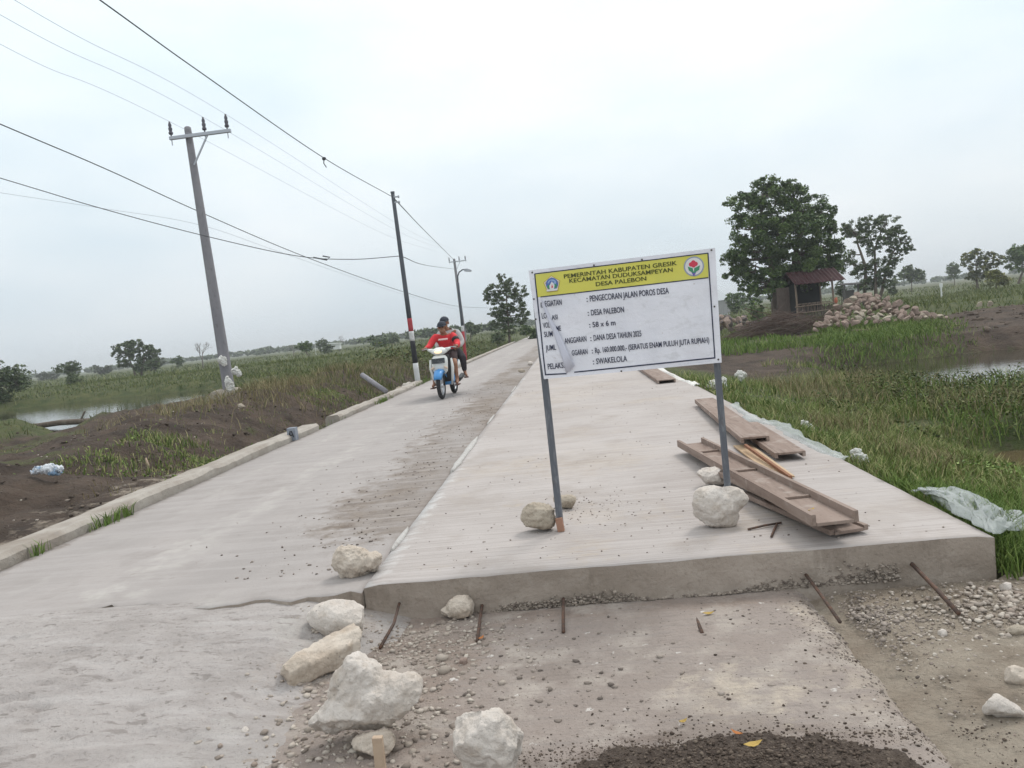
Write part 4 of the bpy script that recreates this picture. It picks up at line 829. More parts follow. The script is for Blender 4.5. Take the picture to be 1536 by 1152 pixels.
# emblems
def disc(mb, c, r, layer, n=28, ry=None, a0=0):
    s0, z0 = SC(*c); k = 1/4.8/ppm(SA); ry = ry or r
    mb.add([W3(s0+math.sin(a0+2*math.pi*i/n)*r*k, z0+math.cos(a0+2*math.pi*i/n)*ry*k, layer) for i in range(n)], [tuple(range(n))])
def polyp(mb, pts, layer): mb.add([W3(*SC(*p), layer) for p in pts], [tuple(range(len(pts)))])
def pm(n, c): MT[n] = mat(n, c, .5); return MT[n]
em = [pm('gold_print', (.50, .36, .07)), pm('white_print', (.70, .70, .70)), pm('blue_print', (.10, .17, .42)), pm('green_print', (.07, .27, .15)), pm('red_print', (.60, .06, .10)), pm('violet_print', (.16, .10, .42)), pm('ring_print', (.30, .34, .46)), pm('sky_print', (.28, .40, .62))]
mb = MB(); mb.mi = 0; disc(mb, (231, 320), 64, .0026, 5); mb.mi = 1; disc(mb, (231, 320), 58, .0034, 5); mb.mi = 0; disc(mb, (231, 320), 52, .0040, 5)
mb.mi = 2; disc(mb, (231, 317), 44, .0046, 28); mb.mi = 7; disc(mb, (231, 308), 30, .0052, 24, 24); mb.mi = 3; polyp(mb, [(192, 335), (212, 318), (218, 350), (204, 352)], .0056); polyp(mb, [(270, 325), (250, 312), (246, 345), (260, 344)], .0056)
mb.mi = 1; polyp(mb, [(212, 330), (230, 298), (250, 326), (246, 352), (216, 355)], .0060); mb.mi = 4; polyp(mb, [(226, 345), (231, 316), (240, 343)], .0066); mb.mi = 1; polyp(mb, [(192, 358), (272, 349), (270, 362), (194, 371)], .0066)
mb.build('emblem', em, board)
mb = MB(); mb.mi = 6; disc(mb, (1252, 190), 67, .0026); mb.mi = 1; disc(mb, (1252, 190), 58, .0034); mb.mi = 5; polyp(mb, [(1232, 228), (1252, 262), (1272, 224), (1252, 236)], .0050); mb.mi = 4
for q in ((1232, 176), (1248, 162), (1264, 172), (1250, 182)): disc(mb, q, 15, .0046, 16)
mb.mi = 3; polyp(mb, [(1208, 192), (1250, 206), (1296, 182), (1290, 214), (1252, 240), (1216, 220)], .0054); mb.mi = 1; polyp(mb, [(1244, 206), (1254, 206), (1252, 232)], .0060)
mb.build('emblem', em, board)
MT['nail'] = mat('nail_head', (.10, .095, .09), .5, metal=.5)
for q in ((88, 234), (533, 182), (878, 141), (1378, 73), (101, 425), (114, 570), (1400, 479), (1428, 860), (730, 944)):
    mb = MB(); s_, z = SC(*q); mb.ell(W3(s_, z, .003), (.0055, .004, .0055), None, 10, 6); mb.build('nail', MT['nail'], board)
mb = MB(); r_ = random.Random(2); x = 1140
while x < 1385:
    w_ = r_.uniform(6, 22); y = 897-(x-1140)*.112; q = line((x, y), (x+w_, y-w_*.112), 3.2); mb.add(q.v, q.f); x += w_+r_.uniform(3, 6)
mb.build('fine_print', MT['flap'], board)
def post(u_top, u_bot, v_bot, z1):
    s_, _ = S(u_bot, v_bot); s2, _ = S(u_top, 560); return s_, s2
for (uf, vf, ut, vt, z0) in ((836, 770, 815, 575, .235), (1092, 735, 1077, 560, .2)):
    s0, zz = S(uf, vf); s1, z1_ = S(ut, vt); dz = (s1-s0)/(z1_-zz); mb = MB(); zt_ = 1.72
    f_ = lambda z: Vector((SA.x, SA.y, 0))+su*(s0+dz*(z-zz))+Vector((0, 0, z))-sn*.056
    mb.beam(f_(z0), f_(zt_), .038, .038, up=sn, bev=.003); mb.build('post', MT['postm'], board)
    if z0 > .21:
        mb = MB(); mb.beam(f_(.2)+sn*.03+su*.008, f_(.285)+sn*.03, .042, .03, up=sn, bev=.003); mb.build('wooden_foot', MT['footwood'], board)
# ------------------------------------------------------------------ trees
MT['bark'] = mat('bark', (.12, .095, .075), .95, layers=[(8, (1, 1, .3), .45, .65, (.19, .16, .13), .8)], bump=.6, bscale=20, bdist=.03)
MT['greybark'] = mat('grey_bark', (.17, .145, .135), .95, layers=[(8, (1, 1, .3), .45, .65, (.24, .21, .195), .8)])
def leafm(n, cols): MT[n] = mat(n, cols[0], .62, island=cols, spec=.3)
leafm('dark_leaf', [(.042, .080, .030), (.064, .110, .036), (.090, .142, .044), (.135, .19, .056)])
leafm('mid_leaf', [(.052, .082, .040), (.075, .112, .048), (.105, .145, .060), (.145, .185, .074)])
leafm('grey_leaf', [(.05, .065, .04), (.075, .092, .055), (.10, .12, .07)])
leafm('yellow_green_leaf', [(.10, .125, .03), (.16, .18, .045), (.22, .225, .06), (.12, .11, .045)])
leafm('light_leaf', [(.075, .095, .045), (.11, .13, .06), (.16, .175, .085)])
leafm('fresh_leaf', [(.080, .13, .036), (.11, .17, .046), (.155, .215, .062)]); leafm('fresh_mid_leaf', [(.07, .10, .045), (.10, .135, .058), (.14, .17, .075)])
NEW = dict(dark_leaf='fresh_leaf', mid_leaf='fresh_mid_leaf', grey_leaf='grey_leaf', yellow_green_leaf='yellow_green_leaf', light_leaf='yellow_green_leaf')
def puffleaves(puffs, n, size, seed, gaps=.35, squash=.8):
    """leaf centres: each puff carries smaller sprays on its shell, with bare gaps between them"""
    r = np.random.default_rng(seed); tot = sum(p[1]**2 for p in puffs); out = []; sz = []; sid = []
    for c, rad in puffs:
        k = int(n*rad**2/tot); ns = max(6, int(18+rad*12)); d = r.normal(size=(ns, 3)); d /= np.linalg.norm(d, axis=1)[:, None]; d[:, 2] *= squash
        sc = np.array(c)+d*rad*r.uniform(.55, 1.02, (ns, 1)); sr = rad*r.uniform(.15, .36, ns)
        i = r.integers(0, ns, k); q = r.normal(size=(k, 3)); q /= np.linalg.norm(q, axis=1)[:, None]
        pt = sc[i]+q*(sr[i]*r.random(k)**.4)[:, None]*np.array([1, 1, .65]); out.append(pt); sz.append(np.full(k, size)); sid.append(((i*7+len(out)*3) % 10 < 3).astype(np.int32))
    global SPRAY
    SPRAY = np.concatenate(sid); return np.vstack(out), np.concatenate(sz)
def tree(name, label, base, puffs, n, leaf, lm, cat='tree', trunk_r=.12, stems=None, seed=1, group=None, bark='bark', limbs=True):
    """puffs: [(centre, radius)] world; stems: list of trunk polylines (world) or None"""
    base = Vector(base); base.z -= .05
    t = thing(name, base, label, cat, group); top = sum((Vector(c) for c, r in puffs), Vector())/len(puffs); r_ = random.Random(seed)
    stems = stems or [[base, base.lerp(top, .45)+Vector((r_.uniform(-.2, .2)*trunk_r*6, 0, 0)), top]]
    mb = MB()
    for st in stems:
        st = [Vector(p) for p in st]; pts = lerp_pts(st, 4); k = len(pts)
        pts = [p+Vector((r_.uniform(-1, 1), r_.uniform(-1, 1), 0))*trunk_r*.25 for p in pts]
        mb.tube(pts, [trunk_r*(1.25 if i == 0 else 1)*(1-.72*i/(k-1)) for i in range(k)], 9)
    if limbs:
        for c, rad in puffs:
            c = Vector(c); st = min(stems, key=lambda s_: min((Vector(p)-c).length for p in s_)); j = lerp_pts([Vector(p) for p in st], 5)
            q = min(j[len(j)//3:], key=lambda p: (p-c).length+max(0, p.z-c.z)*2); md = q.lerp(c, .5)+Vector((r_.uniform(-.2, .2), r_.uniform(-.2, .2), -.12))*rad
            mb.tube([q, md, c], [trunk_r*.42, trunk_r*.28, trunk_r*.1], 6)
            for _ in range(4):
                e = c+Vector((r_.gauss(0, 1), r_.gauss(0, 1), r_.gauss(0, .7))).normalized()*rad*.75; mb.tube([c.lerp(md, .3), c.lerp(e, .5), e], [trunk_r*.16, trunk_r*.1, trunk_r*.04], 5)
    mb.build('trunk', MT[bark], t, smooth=True)
    pc, sz = puffleaves(puffs, n, leaf, seed); V, q = leafmesh(pc, sz, .5)
    me = npmesh('crown', V, q); me.polygons.foreach_set('material_index', SPRAY); link('crown', me, [MT[lm], MT[NEW[lm]]], t); return t
def pp(y, lst, seed=0, spread=.5):
    r_ = random.Random(seed); out = []
    for (u, v, r) in lst:
        c = PY(u, v, y); rad = r/ppm(c); c.y += r_.uniform(-1, 1)*rad*spread; out.append((tuple(c), rad))
    return out
def autopuffs(y, u0, u1, v0, v1, k, r, seed):
    r_ = random.Random(seed); lst = []
    for i in range(k):
        a = r_.uniform(0, 6.28); q = math.sqrt(r_.random()); lst.append(((u0+u1)/2+math.cos(a)*q*((u1-u0)/2-r*.8), (v0+v1)/2+math.sin(a)*q*((v1-v0)/2-r*.8), r*r_.uniform(.75, 1.2)))
    return pp(y, lst, seed)
def gbase(u, y, v=None):
    p = PY(u, v or 480, y); return Vector((p.x, y, Hs(p.x, y)))
def atree(name, label, u, y, box, k, r, n, leaf, lm, seed, cat='tree', trunk_r=.10, group=None, ub=None):
    b = gbase(ub or u, y, box[3]); vb = proj(b)[1]; box = (box[0], box[1], box[2], max(box[3], vb+1 if cat in ('bush', 'shrub') else vb-.22*(vb-box[2]))); return tree(name, label, b, autopuffs(y, *box, k, r, seed), n, leaf, lm, cat, trunk_r, None, seed, group)
# big dark tree over the hut
big = [(1140, 292, 26), (1186, 292, 24), (1112, 308, 22), (1215, 312, 24), (1160, 318, 34), (1120, 345, 30), (1200, 345, 34), (1238, 338, 18), (1160, 360, 36), (1108, 378, 22), (1135, 395, 30), (1195, 390, 36), (1236, 378, 26), (1252, 365, 14), (1110, 408, 20), (1146, 425, 26), (1180, 425, 28), (1222, 408, 28), (1240, 395, 24), (1095, 388, 12), (1150, 285, 14), (1182, 280, 12), (1244, 318, 12), (1120, 430, 13), (1250, 342, 10), (1128, 440, 10)]
b1, b2 = gbase(1163, 46, 470), gbase(1188, 46.6, 470)
TG = 'trees on the right beyond the road'
tree('broadleaf_tree', 'tallest dense dark green tree, its two trunks rising behind the hut', b1, [(c, r*1.17) for c, r in pp(46, big, 3, .9)], 62000, .165, 'dark_leaf', trunk_r=.27, stems=[[b1, PY(1164, 430, 46), PY(1150, 360, 46), PY(1140, 310, 46)], [b2, PY(1186, 430, 46.4), PY(1195, 370, 46.4), PY(1205, 320, 46)]], seed=4, group=TG)
t2 = [(1285, 342, 16), (1306, 335, 16), (1330, 336, 16), (1345, 348, 12), (1322, 358, 16), (1296, 356, 16), (1360, 360, 9), (1364, 372, 8), (1338, 370, 12), (1272, 350, 9), (1352, 378, 8), (1282, 398, 16), (1296, 404, 13), (1318, 398, 15), (1336, 405, 14), (1312, 420, 14), (1340, 388, 9), (1310, 374, 12), (1278, 380, 7), (1266, 340, 6), (1300, 425, 14), (1328, 424, 10)]
b1, b2 = gbase(1312, 60, 440), gbase(1296, 60.4, 440)
tree('feathery_tree', 'airy branching tree with see-through crown right of the hut', b1, [(c, r*1.12) for c, r in pp(60, t2, 6, .6)], 20000, .16, 'mid_leaf', trunk_r=.14, stems=[[b1, PY(1314, 415, 60), PY(1312, 375, 60), PY(1322, 345, 60)], [b1+Vector((.3, .2, 0)), PY(1328, 415, 60), PY(1338, 380, 60), PY(1352, 365, 60)], [b2, PY(1298, 400, 60), PY(1288, 370, 60), PY(1284, 350, 60)]], seed=7, group=TG)
atree('small_tree', 'bluish round tree standing far off right of the airy tree', 1366, 120, (1346, 1387, 391, 422), 8, 9, 1500, .45, 'mid_leaf', 11, group=TG)
atree('small_tree', 'tiny round dark tree alone on the skyline left of the yellowish one', 1431, 150, (1418, 1444, 389, 412), 6, 7, 900, .5, 'dark_leaf', 12, group=TG)
t4 = [(1450, 385, 9), (1466, 380, 10), (1484, 384, 9), (1500, 390, 9), (1445, 394, 8), (1472, 392, 10), (1490, 398, 9), (1462, 402, 11), (1478, 408, 11), (1468, 414, 10), (1456, 414, 8)]
b1 = gbase(1466, 75, 424)
tree('pale_tree', 'yellowish spreading tree on the right field', b1, pp(75, t4, 8), 3200, .26, 'light_leaf', trunk_r=.11, stems=[[b1, PY(1464, 405, 75), PY(1470, 385, 75)]], seed=13, group=TG)
atree('round_bush', 'bright yellow-green rounded bush at the foot of the yellowish tree', 1494, 70, (1470, 1518, 400, 424), 9, 9, 1800, .22, 'yellow_green_leaf', 14, 'bush', .05, group=TG)
atree('small_tree', 'dark tree cut by the right edge of the view', 1528, 88, (1502, 1560, 360, 410), 14, 12, 3000, .32, 'dark_leaf', 15, trunk_r=.15, group=TG)
atree('low_bush', 'low dark bush under the airy tree, at its left', 1340, 85, (1328, 1352, 412, 432), 5, 7, 700, .28, 'mid_leaf', 16, 'bush', .04, group=TG)
atree('low_bush', 'dark bush behind the right edge of the notice board', 1104, 84, (1088, 1122, 428, 452), 8, 9, 1400, .3, 'dark_leaf', 17, 'bush', .05, group=TG)
atree('young_shrub', 'young dark shrub growing left of the two trunks', 1134, 43, (1118, 1152, 444, 470), 6, 9, 900, .16, 'dark_leaf', 18, 'shrub', .06, group=TG)
atree('thin_tree', 'thin pale-leaved sapling between the hut and the airy tree', 1262, 62, (1250, 1276, 418, 450), 6, 7, 700, .18, 'mid_leaf', 19, 'tree', .05, group=TG)
# left of the road
LG = 'trees and bushes across the left fields'
rd = [(757, 425, 10), (740, 436, 12), (768, 428, 11), (780, 440, 12), (735, 450, 9), (758, 448, 16), (776, 458, 13), (745, 466, 12), (760, 474, 14), (778, 478, 11), (748, 486, 12), (764, 494, 12), (786, 470, 8), (752, 415, 6), (730, 440, 6)]
b1 = gbase(764, 60, 512)
tree('roadside_tree', 'upright bushy tree by the road just left of the notice board', b1, [(c, r*1.12) for c, r in pp(60, rd, 9)], 12000, .17, 'mid_leaf', trunk_r=.10, stems=[[b1, PY(763, 490, 60), PY(760, 450, 60), PY(757, 425, 60)]], seed=21, group=LG)
atree('roadside_bush', 'low dark hedge-like bush at the road end beside the notice board', 790, 66, (772, 822, 484, 510), 9, 9, 1500, .25, 'dark_leaf', 22, 'bush', .05, group=LG)
atree('roadside_bush', 'rounded bush at the left foot of the upright roadside tree', 744, 58, (732, 758, 488, 506), 5, 8, 800, .22, 'mid_leaf', 23, 'bush', .04, group=LG)
atree('small_tree', 'dark round tree showing behind the far double posts', 704, 95, (690, 722, 481, 502), 7, 8, 1200, .33, 'mid_leaf', 24, group=LG)
atree('field_bush', 'left of the two clipped-looking bushes behind the flag-striped pole', 567, 120, (555, 582, 497, 516), 6, 7, 800, .4, 'dark_leaf', 25, 'bush', .05, group=LG)
atree('field_bush', 'right of the two clipped-looking bushes behind the flag-striped pole', 588, 122, (578, 600, 500, 515), 5, 6, 600, .4, 'mid_leaf', 26, 'bush', .05, group=LG)
atree('field_bush', 'dark bush between the two bare field trees', 485, 110, (472, 500, 505, 522), 6, 7, 800, .4, 'mid_leaf', 27, 'bush', .05, group=LG)
atree('small_tree', 'leaning little tree with a visible dark trunk in the mid field', 452, 95, (436, 470, 508, 528), 7, 7, 900, .34, 'dark_leaf', 28, trunk_r=.10, ub=464, group=LG)
m4 = [(185, 522, 12), (205, 518, 12), (222, 524, 11), (178, 530, 9), (198, 532, 14), (216, 538, 12), (232, 530, 9), (188, 544, 11), (208, 548, 12), (226, 548, 11), (236, 542, 7), (172, 522, 6), (196, 515, 7)]
b1 = gbase(204, 85, 568)
tree('field_tree', 'wide field tree with two leaning trunks, between the left pole and the pond bush', b1, pp(85, m4, 10), 5000, .32, 'mid_leaf', trunk_r=.14, stems=[[b1, PY(200, 552, 85), PY(190, 530, 85)], [b1+Vector((.5, .3, 0)), PY(213, 552, 85), PY(218, 532, 85)]], seed=29, group=LG)
atree('field_bush', 'greyish bush crown fading behind the wide field tree', 232, 110, (222, 250, 533, 556), 6, 8, 900, .4, 'grey_leaf', 30, 'bush', .05, group=LG)
atree('field_bush', 'dark bush with a mast-like stem left of the nearer bare tree', 266, 130, (254, 282, 531, 550), 6, 6, 700, .4, 'dark_leaf', 31, 'bush', .05, group=LG)
atree('small_tree', 'round-topped tree nearest the pond bush at left', 102, 78, (80, 124, 539, 566), 9, 8, 1500, .28, 'mid_leaf', 32, trunk_r=.09, group=LG)
atree('field_bush', 'loose shrub standing in front of the round-topped tree', 112, 62, (96, 128, 558, 586), 8, 8, 800, .2, 'mid_leaf', 33, 'bush', .04, group=LG)
atree('field_bush', 'bluish distant bush right of the round-topped tree', 152, 160, (136, 170, 546, 562), 7, 7, 900, .5, 'grey_leaf', 34, 'bush', .05, group=LG)
atree('field_bush', 'bluish distant bush left of the round-topped tree', 72, 170, (56, 90, 558, 574), 7, 7, 900, .5, 'grey_leaf', 35, 'bush', .05, group=LG)
atree('pond_bush', 'big dark bush on the far pond bank at the left edge of the view', 2, 47, (-60, 42, 532, 618), 22, 17, 8000, .17, 'mid_leaf', 36, 'bush', .10, group=LG)
# leafless trees
def baretree(label, u, y, v0, v1, spread, seed):
    b = gbase(u, y, v1); r_ = random.Random(seed); s_ = ppm(b); hgt = (v1-v0)/s_; t = thing('bare_tree', b, label, 'tree', LG); mb = MB()
    def grow(p, d, l, r, k):
        q = p+d*l; m_ = p.lerp(q, .5)+Vector((r_.gauss(0, .05), r_.gauss(0, .05), 0))*l; mb.tube([p, m_, q], [r, r*.85, r*.68], 5 if k < 3 else 4, False)
        if k > 5: return
        for _ in range(2 if r_.random() < .6 else 3):
            a = r_.uniform(0, 6.28); o = d.orthogonal().normalized(); o = Matrix.Rotation(a, 3, d) @ o; nd = (d+o*r_.uniform(.35, .75)*spread+Vector((0, 0, .08))).normalized(); grow(q, nd, l*r_.uniform(.62, .86), r*.62, k+1)
    grow(b-Vector((0, 0, .1)), Vector((.05, 0, 1)).normalized(), hgt*.26, .10*hgt/4, 0); mb.build('trunk', MT['greybark'], t)
baretree('leafless tree with a fan of twigs beside the left concrete pole', 304, 98, 497, 549, 1, 4); baretree('second leafless tree, in the mid field right of the leaning little tree', 510, 125, 493, 522, 1, 9); baretree('small grey leafless tree left of the leaning little tree', 440, 120, 503, 528, 1.1, 15)
# distant line of woods: one mass
def treeline(label, u0, u1, y, lo, hi, seed, n=70):
    r_ = random.Random(seed); pf = []
    for i in range(n):
        u = u0+(u1-u0)*r_.random(); v = 488-.107*(u-768); g = .5+.5*float(fbm(np.array([u*.02]), np.array([seed*1.]), 1, 3, seed)[0]); r = (lo+(hi-lo)*g*r_.random())
        c = PY(u, v+1-r*.5, y*r_.uniform(.9, 1.15)); pf.append((tuple(c), r/ppm(c)))
    pc, sz = puffleaves(pf, n*45, 1.5, seed); V, q = leafmesh(pc, sz, .4); tag(link('distant_woods', npmesh('distant_woods', V, q), MT['mid_leaf']), kind='stuff')
treeline('', -150, 460, 320, 2.5, 7, 3, 260); treeline('', 380, 800, 300, 3, 8, 5, 200); treeline('', 1040, 1700, 330, 2.5, 6.5, 7, 260); treeline('', 540, 740, 170, 4, 9, 9, 60)

# ------------------------------------------------------------------ hut, heaps and yard
MT['tin'] = mat('red_roof_sheet', (.052, .018, .020), .8, layers=[(3, (1, 1, 1), .42, .65, (.034, .014, .016), .9), (14, (1, 1, 1), .55, .7, (.085, .05, .045), .6)]); MT['bamboo'] = mat('weathered_bamboo', (.22, .165, .125), .9, layers=[(9, (1, 1, .2), .45, .65, (.14, .105, .085), .8)])
MT['tarp'] = mat('black_interior', (.014, .015, .017), .75); MT['weave'] = mat('woven_wall', (.125, .095, .08), .95, layers=[(30, (1, 1, .2), .45, .65, (.075, .055, .05), .8)])  # near-black colour carries the darkness inside the hut
hb = gbase(1232, 43.5, 472); hut = thing('bamboo_hut', hb, 'open bamboo field hut with dark red sheet roof under the tallest tree', 'hut'); s_ = ppm(hb)
def hp(u, v, dy=0): return PY(u, v, 43.5+dy)
gz0 = hb.z
fl, fr_ = hp(1196, 470), hp(1251, 466); wd = (fr_.x-fl.x); x0, x1, y0, y1 = fl.x, fr_.x, 43.5, 45.6
ze = gz0+2.10; zr = gz0+2.75
for (x, y) in ((x0, y0), (x1, y0), (x0, y1), (x1, y1)):
    mb = MB(); mb.tube([(x, y, gz0-.1), (x+.02, y, gz0+1.2), (x, y, ze+.12)], .055, 8); mb.build('post', MT['bamboo'], hut)
mb = MB(); ns = 26; secs = []
for k in range(ns+1):
    x = x0-.12+(wd+.72)*k/ns; cg = .022*(1 if k % 2 else -1); secs.append([(x, y0-.45, ze-.10+cg), (x-.02, (y0+y1)/2+.1, zr+cg), (x, y1+.4, ze+.05+cg), (x, y1+.4, ze+.03+cg), (x-.02, (y0+y1)/2+.1, zr-.02+cg), (x, y0-.45, ze-.12+cg)])
mb.loft(secs); mb.build('roof', MT['tin'], hut)
mb = MB(); mb.box(((x0+x1)/2, y1-.04, gz0+1.25), (wd-.1, .03, 1.7)); mb.box((x0+.04, (y0+y1)/2, gz0+1.1), (.03, y1-y0-.15, 1.9)); mb.build('dark_interior', MT['tarp'], hut)  # black sheets at back and left paint in the hut's dark interior
mb = MB(); r_ = random.Random(4)
for k in range(30):
    x = x0+.08+(wd-.16)*k/29; h = .88+r_.uniform(-.09, .09)-(0.15 if k > 20 else 0); mb.tube([(x, y0+.02, gz0-.05), (x+r_.uniform(-.03, .03), y0+.02, gz0+h)], .026, 5)
mb.build('slat_wall', MT['weave'], hut)
for z in (.42, .78):
    mb = MB(); mb.tube([(x0-.1, y0-.05, gz0+z), (x1+.1, y0-.05, gz0+z+.04)], .032, 7); mb.build('rail', MT['bamboo'], hut)
mb = MB(); mb.box(((x0+x1)/2, y0+1.0, gz0+.9), (wd-.2, 1.6, .05)); mb.build('platform', MT['bamboo'], hut)
mb = MB(); mb.box((x0-.45, y0+.9, gz0+.95), (.7, .05, 1.95)); mb.build('side_screen', MT['weave'], hut)
MT['oranger'] = mat('orange_plastic', (.42, .13, .08), .6)
mb = MB(); c = PY(1254, 451, 43); mb.ell(c, (.09, .08, .17)); mb.ell(c+Vector((.03, 0, .11)), (.05, .05, .08)); o = mb.build('plastic_bag', MT['oranger'], smooth=True, origin=tuple(c-Vector((0, 0, .3)))); tag(o, 'orange plastic bag hanging at the right corner of the hut', 'bag')
# shed ruin behind, greenhouse, marker post
MT['greywood'] = mat('grey_planks', (.11, .105, .10), .9); sb = gbase(1278, 58, 455); sh = thing('plank_shed', sb, 'small grey plank shed half hidden behind the stone heap', 'shed')
for dx in (-.45, .5):
    mb = MB(); mb.box((sb.x+dx, 58, sb.z+.85), (.10, .1, 1.75)); mb.build('post', MT['greywood'], sh)
mb = MB(); mb.box((sb.x-.1, 58.3, sb.z+.65), (.85, .06, 1.3)); mb.build('wall', MT['greywood'], sh); mb = MB(); mb.box((sb.x, 58.2, sb.z+1.76), (1.3, 1.0, .06), (.12, .05, 0)); mb.build('roof', MT['greywood'], sh)
MT['netting'] = mat('pale_netting', (.36, .36, .36), .8, layers=[(3, (8, 1, .3), .45, .6, (.27, .265, .265), .8)]); MT['netroof'] = mat('pale_film_roof', (.62, .64, .66), .6); nb_ = gbase(1084, 88, 464); nh = thing('net_house', nb_, 'pale netted growing house beyond the right edge of the notice board', 'greenhouse')
xa, xb = PY(1066, 460, 88).x, PY(1095, 460, 88).x; mb = MB(); mb.box(((xa+xb)/2, 89.5, nb_.z+.8), (xb-xa, 3, 1.7)); mb.build('wall', MT['netting'], nh)
mb = MB(); zt_ = nb_.z+1.66; mb.loft([[(xa-.1, 87.9, zt_), (xb+.1, 87.9, zt_), (xb+.1, 91.1, zt_), (xa-.1, 91.1, zt_)], [((xa+xb)/2-.5, 88.8, zt_+1.2), ((xa+xb)/2+.1, 88.8, zt_+1.2), ((xa+xb)/2+.1, 90.2, zt_+1.2), ((xa+xb)/2-.5, 90.2, zt_+1.2)]]); mb.build('roof', MT['netroof'], nh)
mb = MB(); mb.box((xb-.4, 87.7, nb_.z+.04), (1.6, .2, .16)); mb.build('plinth', MT['netroof'], nh)
MT['whitep'] = mat('white_paint', (.72, .73, .72), .6); mk = gbase(1412, 60, 437); mb = MB(); mb.box((mk.x, 60, mk.z+.5), (.09, .09, 1.1), None, .01); mb.box((mk.x, 60, mk.z+.95), (.22, .10, .30), None, .02); o = mb.build('marker_post', MT['whitep'], origin=tuple(mk)); tag(o, 'short white marker post alone in the right field', 'post')
mk = gbase(475, 95, 540); mb = MB(); mb.tube([(mk.x, 95, mk.z), (mk.x+.05, 95, mk.z+2.0)], .035, 6); tag(mb.build('marker_post', MT['whitep'], origin=tuple(mk)), 'slender pale stake standing in the left field', 'post')
mk = gbase(497, 118, 520); mb = MB(); mb.box((mk.x, 118, mk.z+.9), (2.9, 1.0, .9), None, .02); mb.box((mk.x, 118, mk.z+1.4), (3.2, 1.4, .12), (0, .04, 0)); tag(mb.build('field_shelter', MT['whitep'], origin=tuple(mk)), 'low whitish shelter roof far out in the left field', 'shelter')
# heap of stones: every stone its own object, six shapes shared
protos = {}
for mm in ('pink_stone', 'grey_rubble', 'tan_limestone'):
    for k in range(5):
        bm = bmesh.new(); bmesh.ops.create_icosphere(bm, subdivisions=3, radius=1); me = bpy.data.meshes.new('heap_stone'); bm.to_mesh(me); bm.free()
        r_ = random.Random(k+len(mm)); me.transform(Matrix.Diagonal((1, r_.uniform(.7, .95), r_.uniform(.55, .8), 1))); roughen(me, .022, 2.2, 100+k*7+len(mm), 24, .42, .82); me.polygons.foreach_set('use_smooth', [False]*len(me.polygons)); me.materials.append(MT[mm]); protos.setdefault(mm, []).append(me)
def stone(p, r, mm, label, group, rr, name='heap_stone', cat='stone'):
    o = bpy.data.objects.new(name, rr.choice(protos[mm])); C.objects.link(o); o.location = p; o.scale = (r, r, r*rr.uniform(.8, 1.1)); o.rotation_euler = (rr.uniform(-.5, .5), rr.uniform(-.5, .5), rr.uniform(0, 6.28)); return tag(o, label, cat, group)
rr = random.Random(8)
HC = G(1305, 494); hl = [(1215, 492), (1232, 474), (1252, 456), (1272, 444), (1290, 434), (1312, 436), (1335, 442), (1352, 452), (1372, 458), (1392, 462), (1412, 468), (1428, 474)]
def heaptop(u):
    for i in range(len(hl)-1):
        if hl[i][0] <= u <= hl[i+1][0]: return hl[i][1]+(hl[i+1][1]-hl[i][1])*(u-hl[i][0])/(hl[i+1][0]-hl[i][0])
    return 490
yb = HC.y
MT['heapcore'] = MT['pink_stone']; n = 0
for row in range(9):
    u = 1217+rr.uniform(0, 12)
    while u < 1426:
        vb = 494-(u-1219)*.075; vt = heaptop(u)+7; lvl = row/8; v = vb-5-(vb-vt-3)*lvl
        r_px = rr.choice((rr.uniform(5, 8), rr.uniform(6.5, 10), rr.uniform(8.5, 13.5)))
        if vb-vt > row*6.5-4:
            y = yb+.2+row*.32+rr.uniform(-.2, .2); p = PY(u+rr.uniform(-3, 3), max(v, vt), y); stone(p, r_px/ppm(p), 'pink_stone' if rr.random() < .8 else 'tan_limestone', 'pinkish quarry stone in the big heap right of the hut', 'stones of the big heap', rr); n += 1
        u += r_px*1.4
for row in range(3):            # behind and inside, so the heap is solid from the side
    for k in range(12):
        u = 1245+k*14; y = yb+3.1+row*.5; vt = heaptop(u)+9+row*7; p = PY(u, vt, y); stone(p, rr.uniform(.26, .38), 'pink_stone', 'pinkish quarry stone in the big heap right of the hut', 'stones of the big heap', rr)
for (u, v, r, lb) in ((1410, 478, 11, 'tan stone at the right toe of the big heap'), (1394, 490, 5, 'small pale stone fallen clear of the heap, upper of three'), (1402, 494, 6, 'pale stone fallen clear of the heap, middle of three'), (1412, 501, 4, 'smallest pale stone fallen clear of the heap'), (1326, 487, 11, 'light grey block at the front foot of the big heap'), (1281, 450, 10, 'grey slab-like stone high on the left shoulder of the heap')):
    p = G(u, v) if v > 474 and u != 1281 else PY(u, v, yb+.8); p.z += r/ppm(p)*.3; stone(p, r/ppm(p), 'tan_limestone', lb, 'stones of the big heap', rr)
g2 = 'two boulders on the dark earth at right'
for (u, v, r, lb) in ((1486, 464, 11, 'pointed brown boulder on the dark earth at right'), (1470, 468, 8, 'lower brown boulder left of the pointed one')):
    p = PY(u, v, 31.5); p.z = Hs(p.x, 31.5)+.30; stone(p, r/ppm(p)*1.05, 'tan_limestone', lb, g2, rr, 'boulder', 'boulder')
RC = G(1115, 497); n = 0
for k in range(46):
    u = rr.uniform(1076, 1150); v = rr.uniform(474, 496); y = RC.y-4+rr.uniform(0, 2.6)+(496-v)*.06; p = PY(u, v, y); r = rr.uniform(7, 13)/ppm(p)
    stone(p, r, 'grey_rubble' if rr.random() < .75 else 'pink_stone', 'dark broken slab in the low rubble row left of the brushwood', 'dark rubble row', rr)
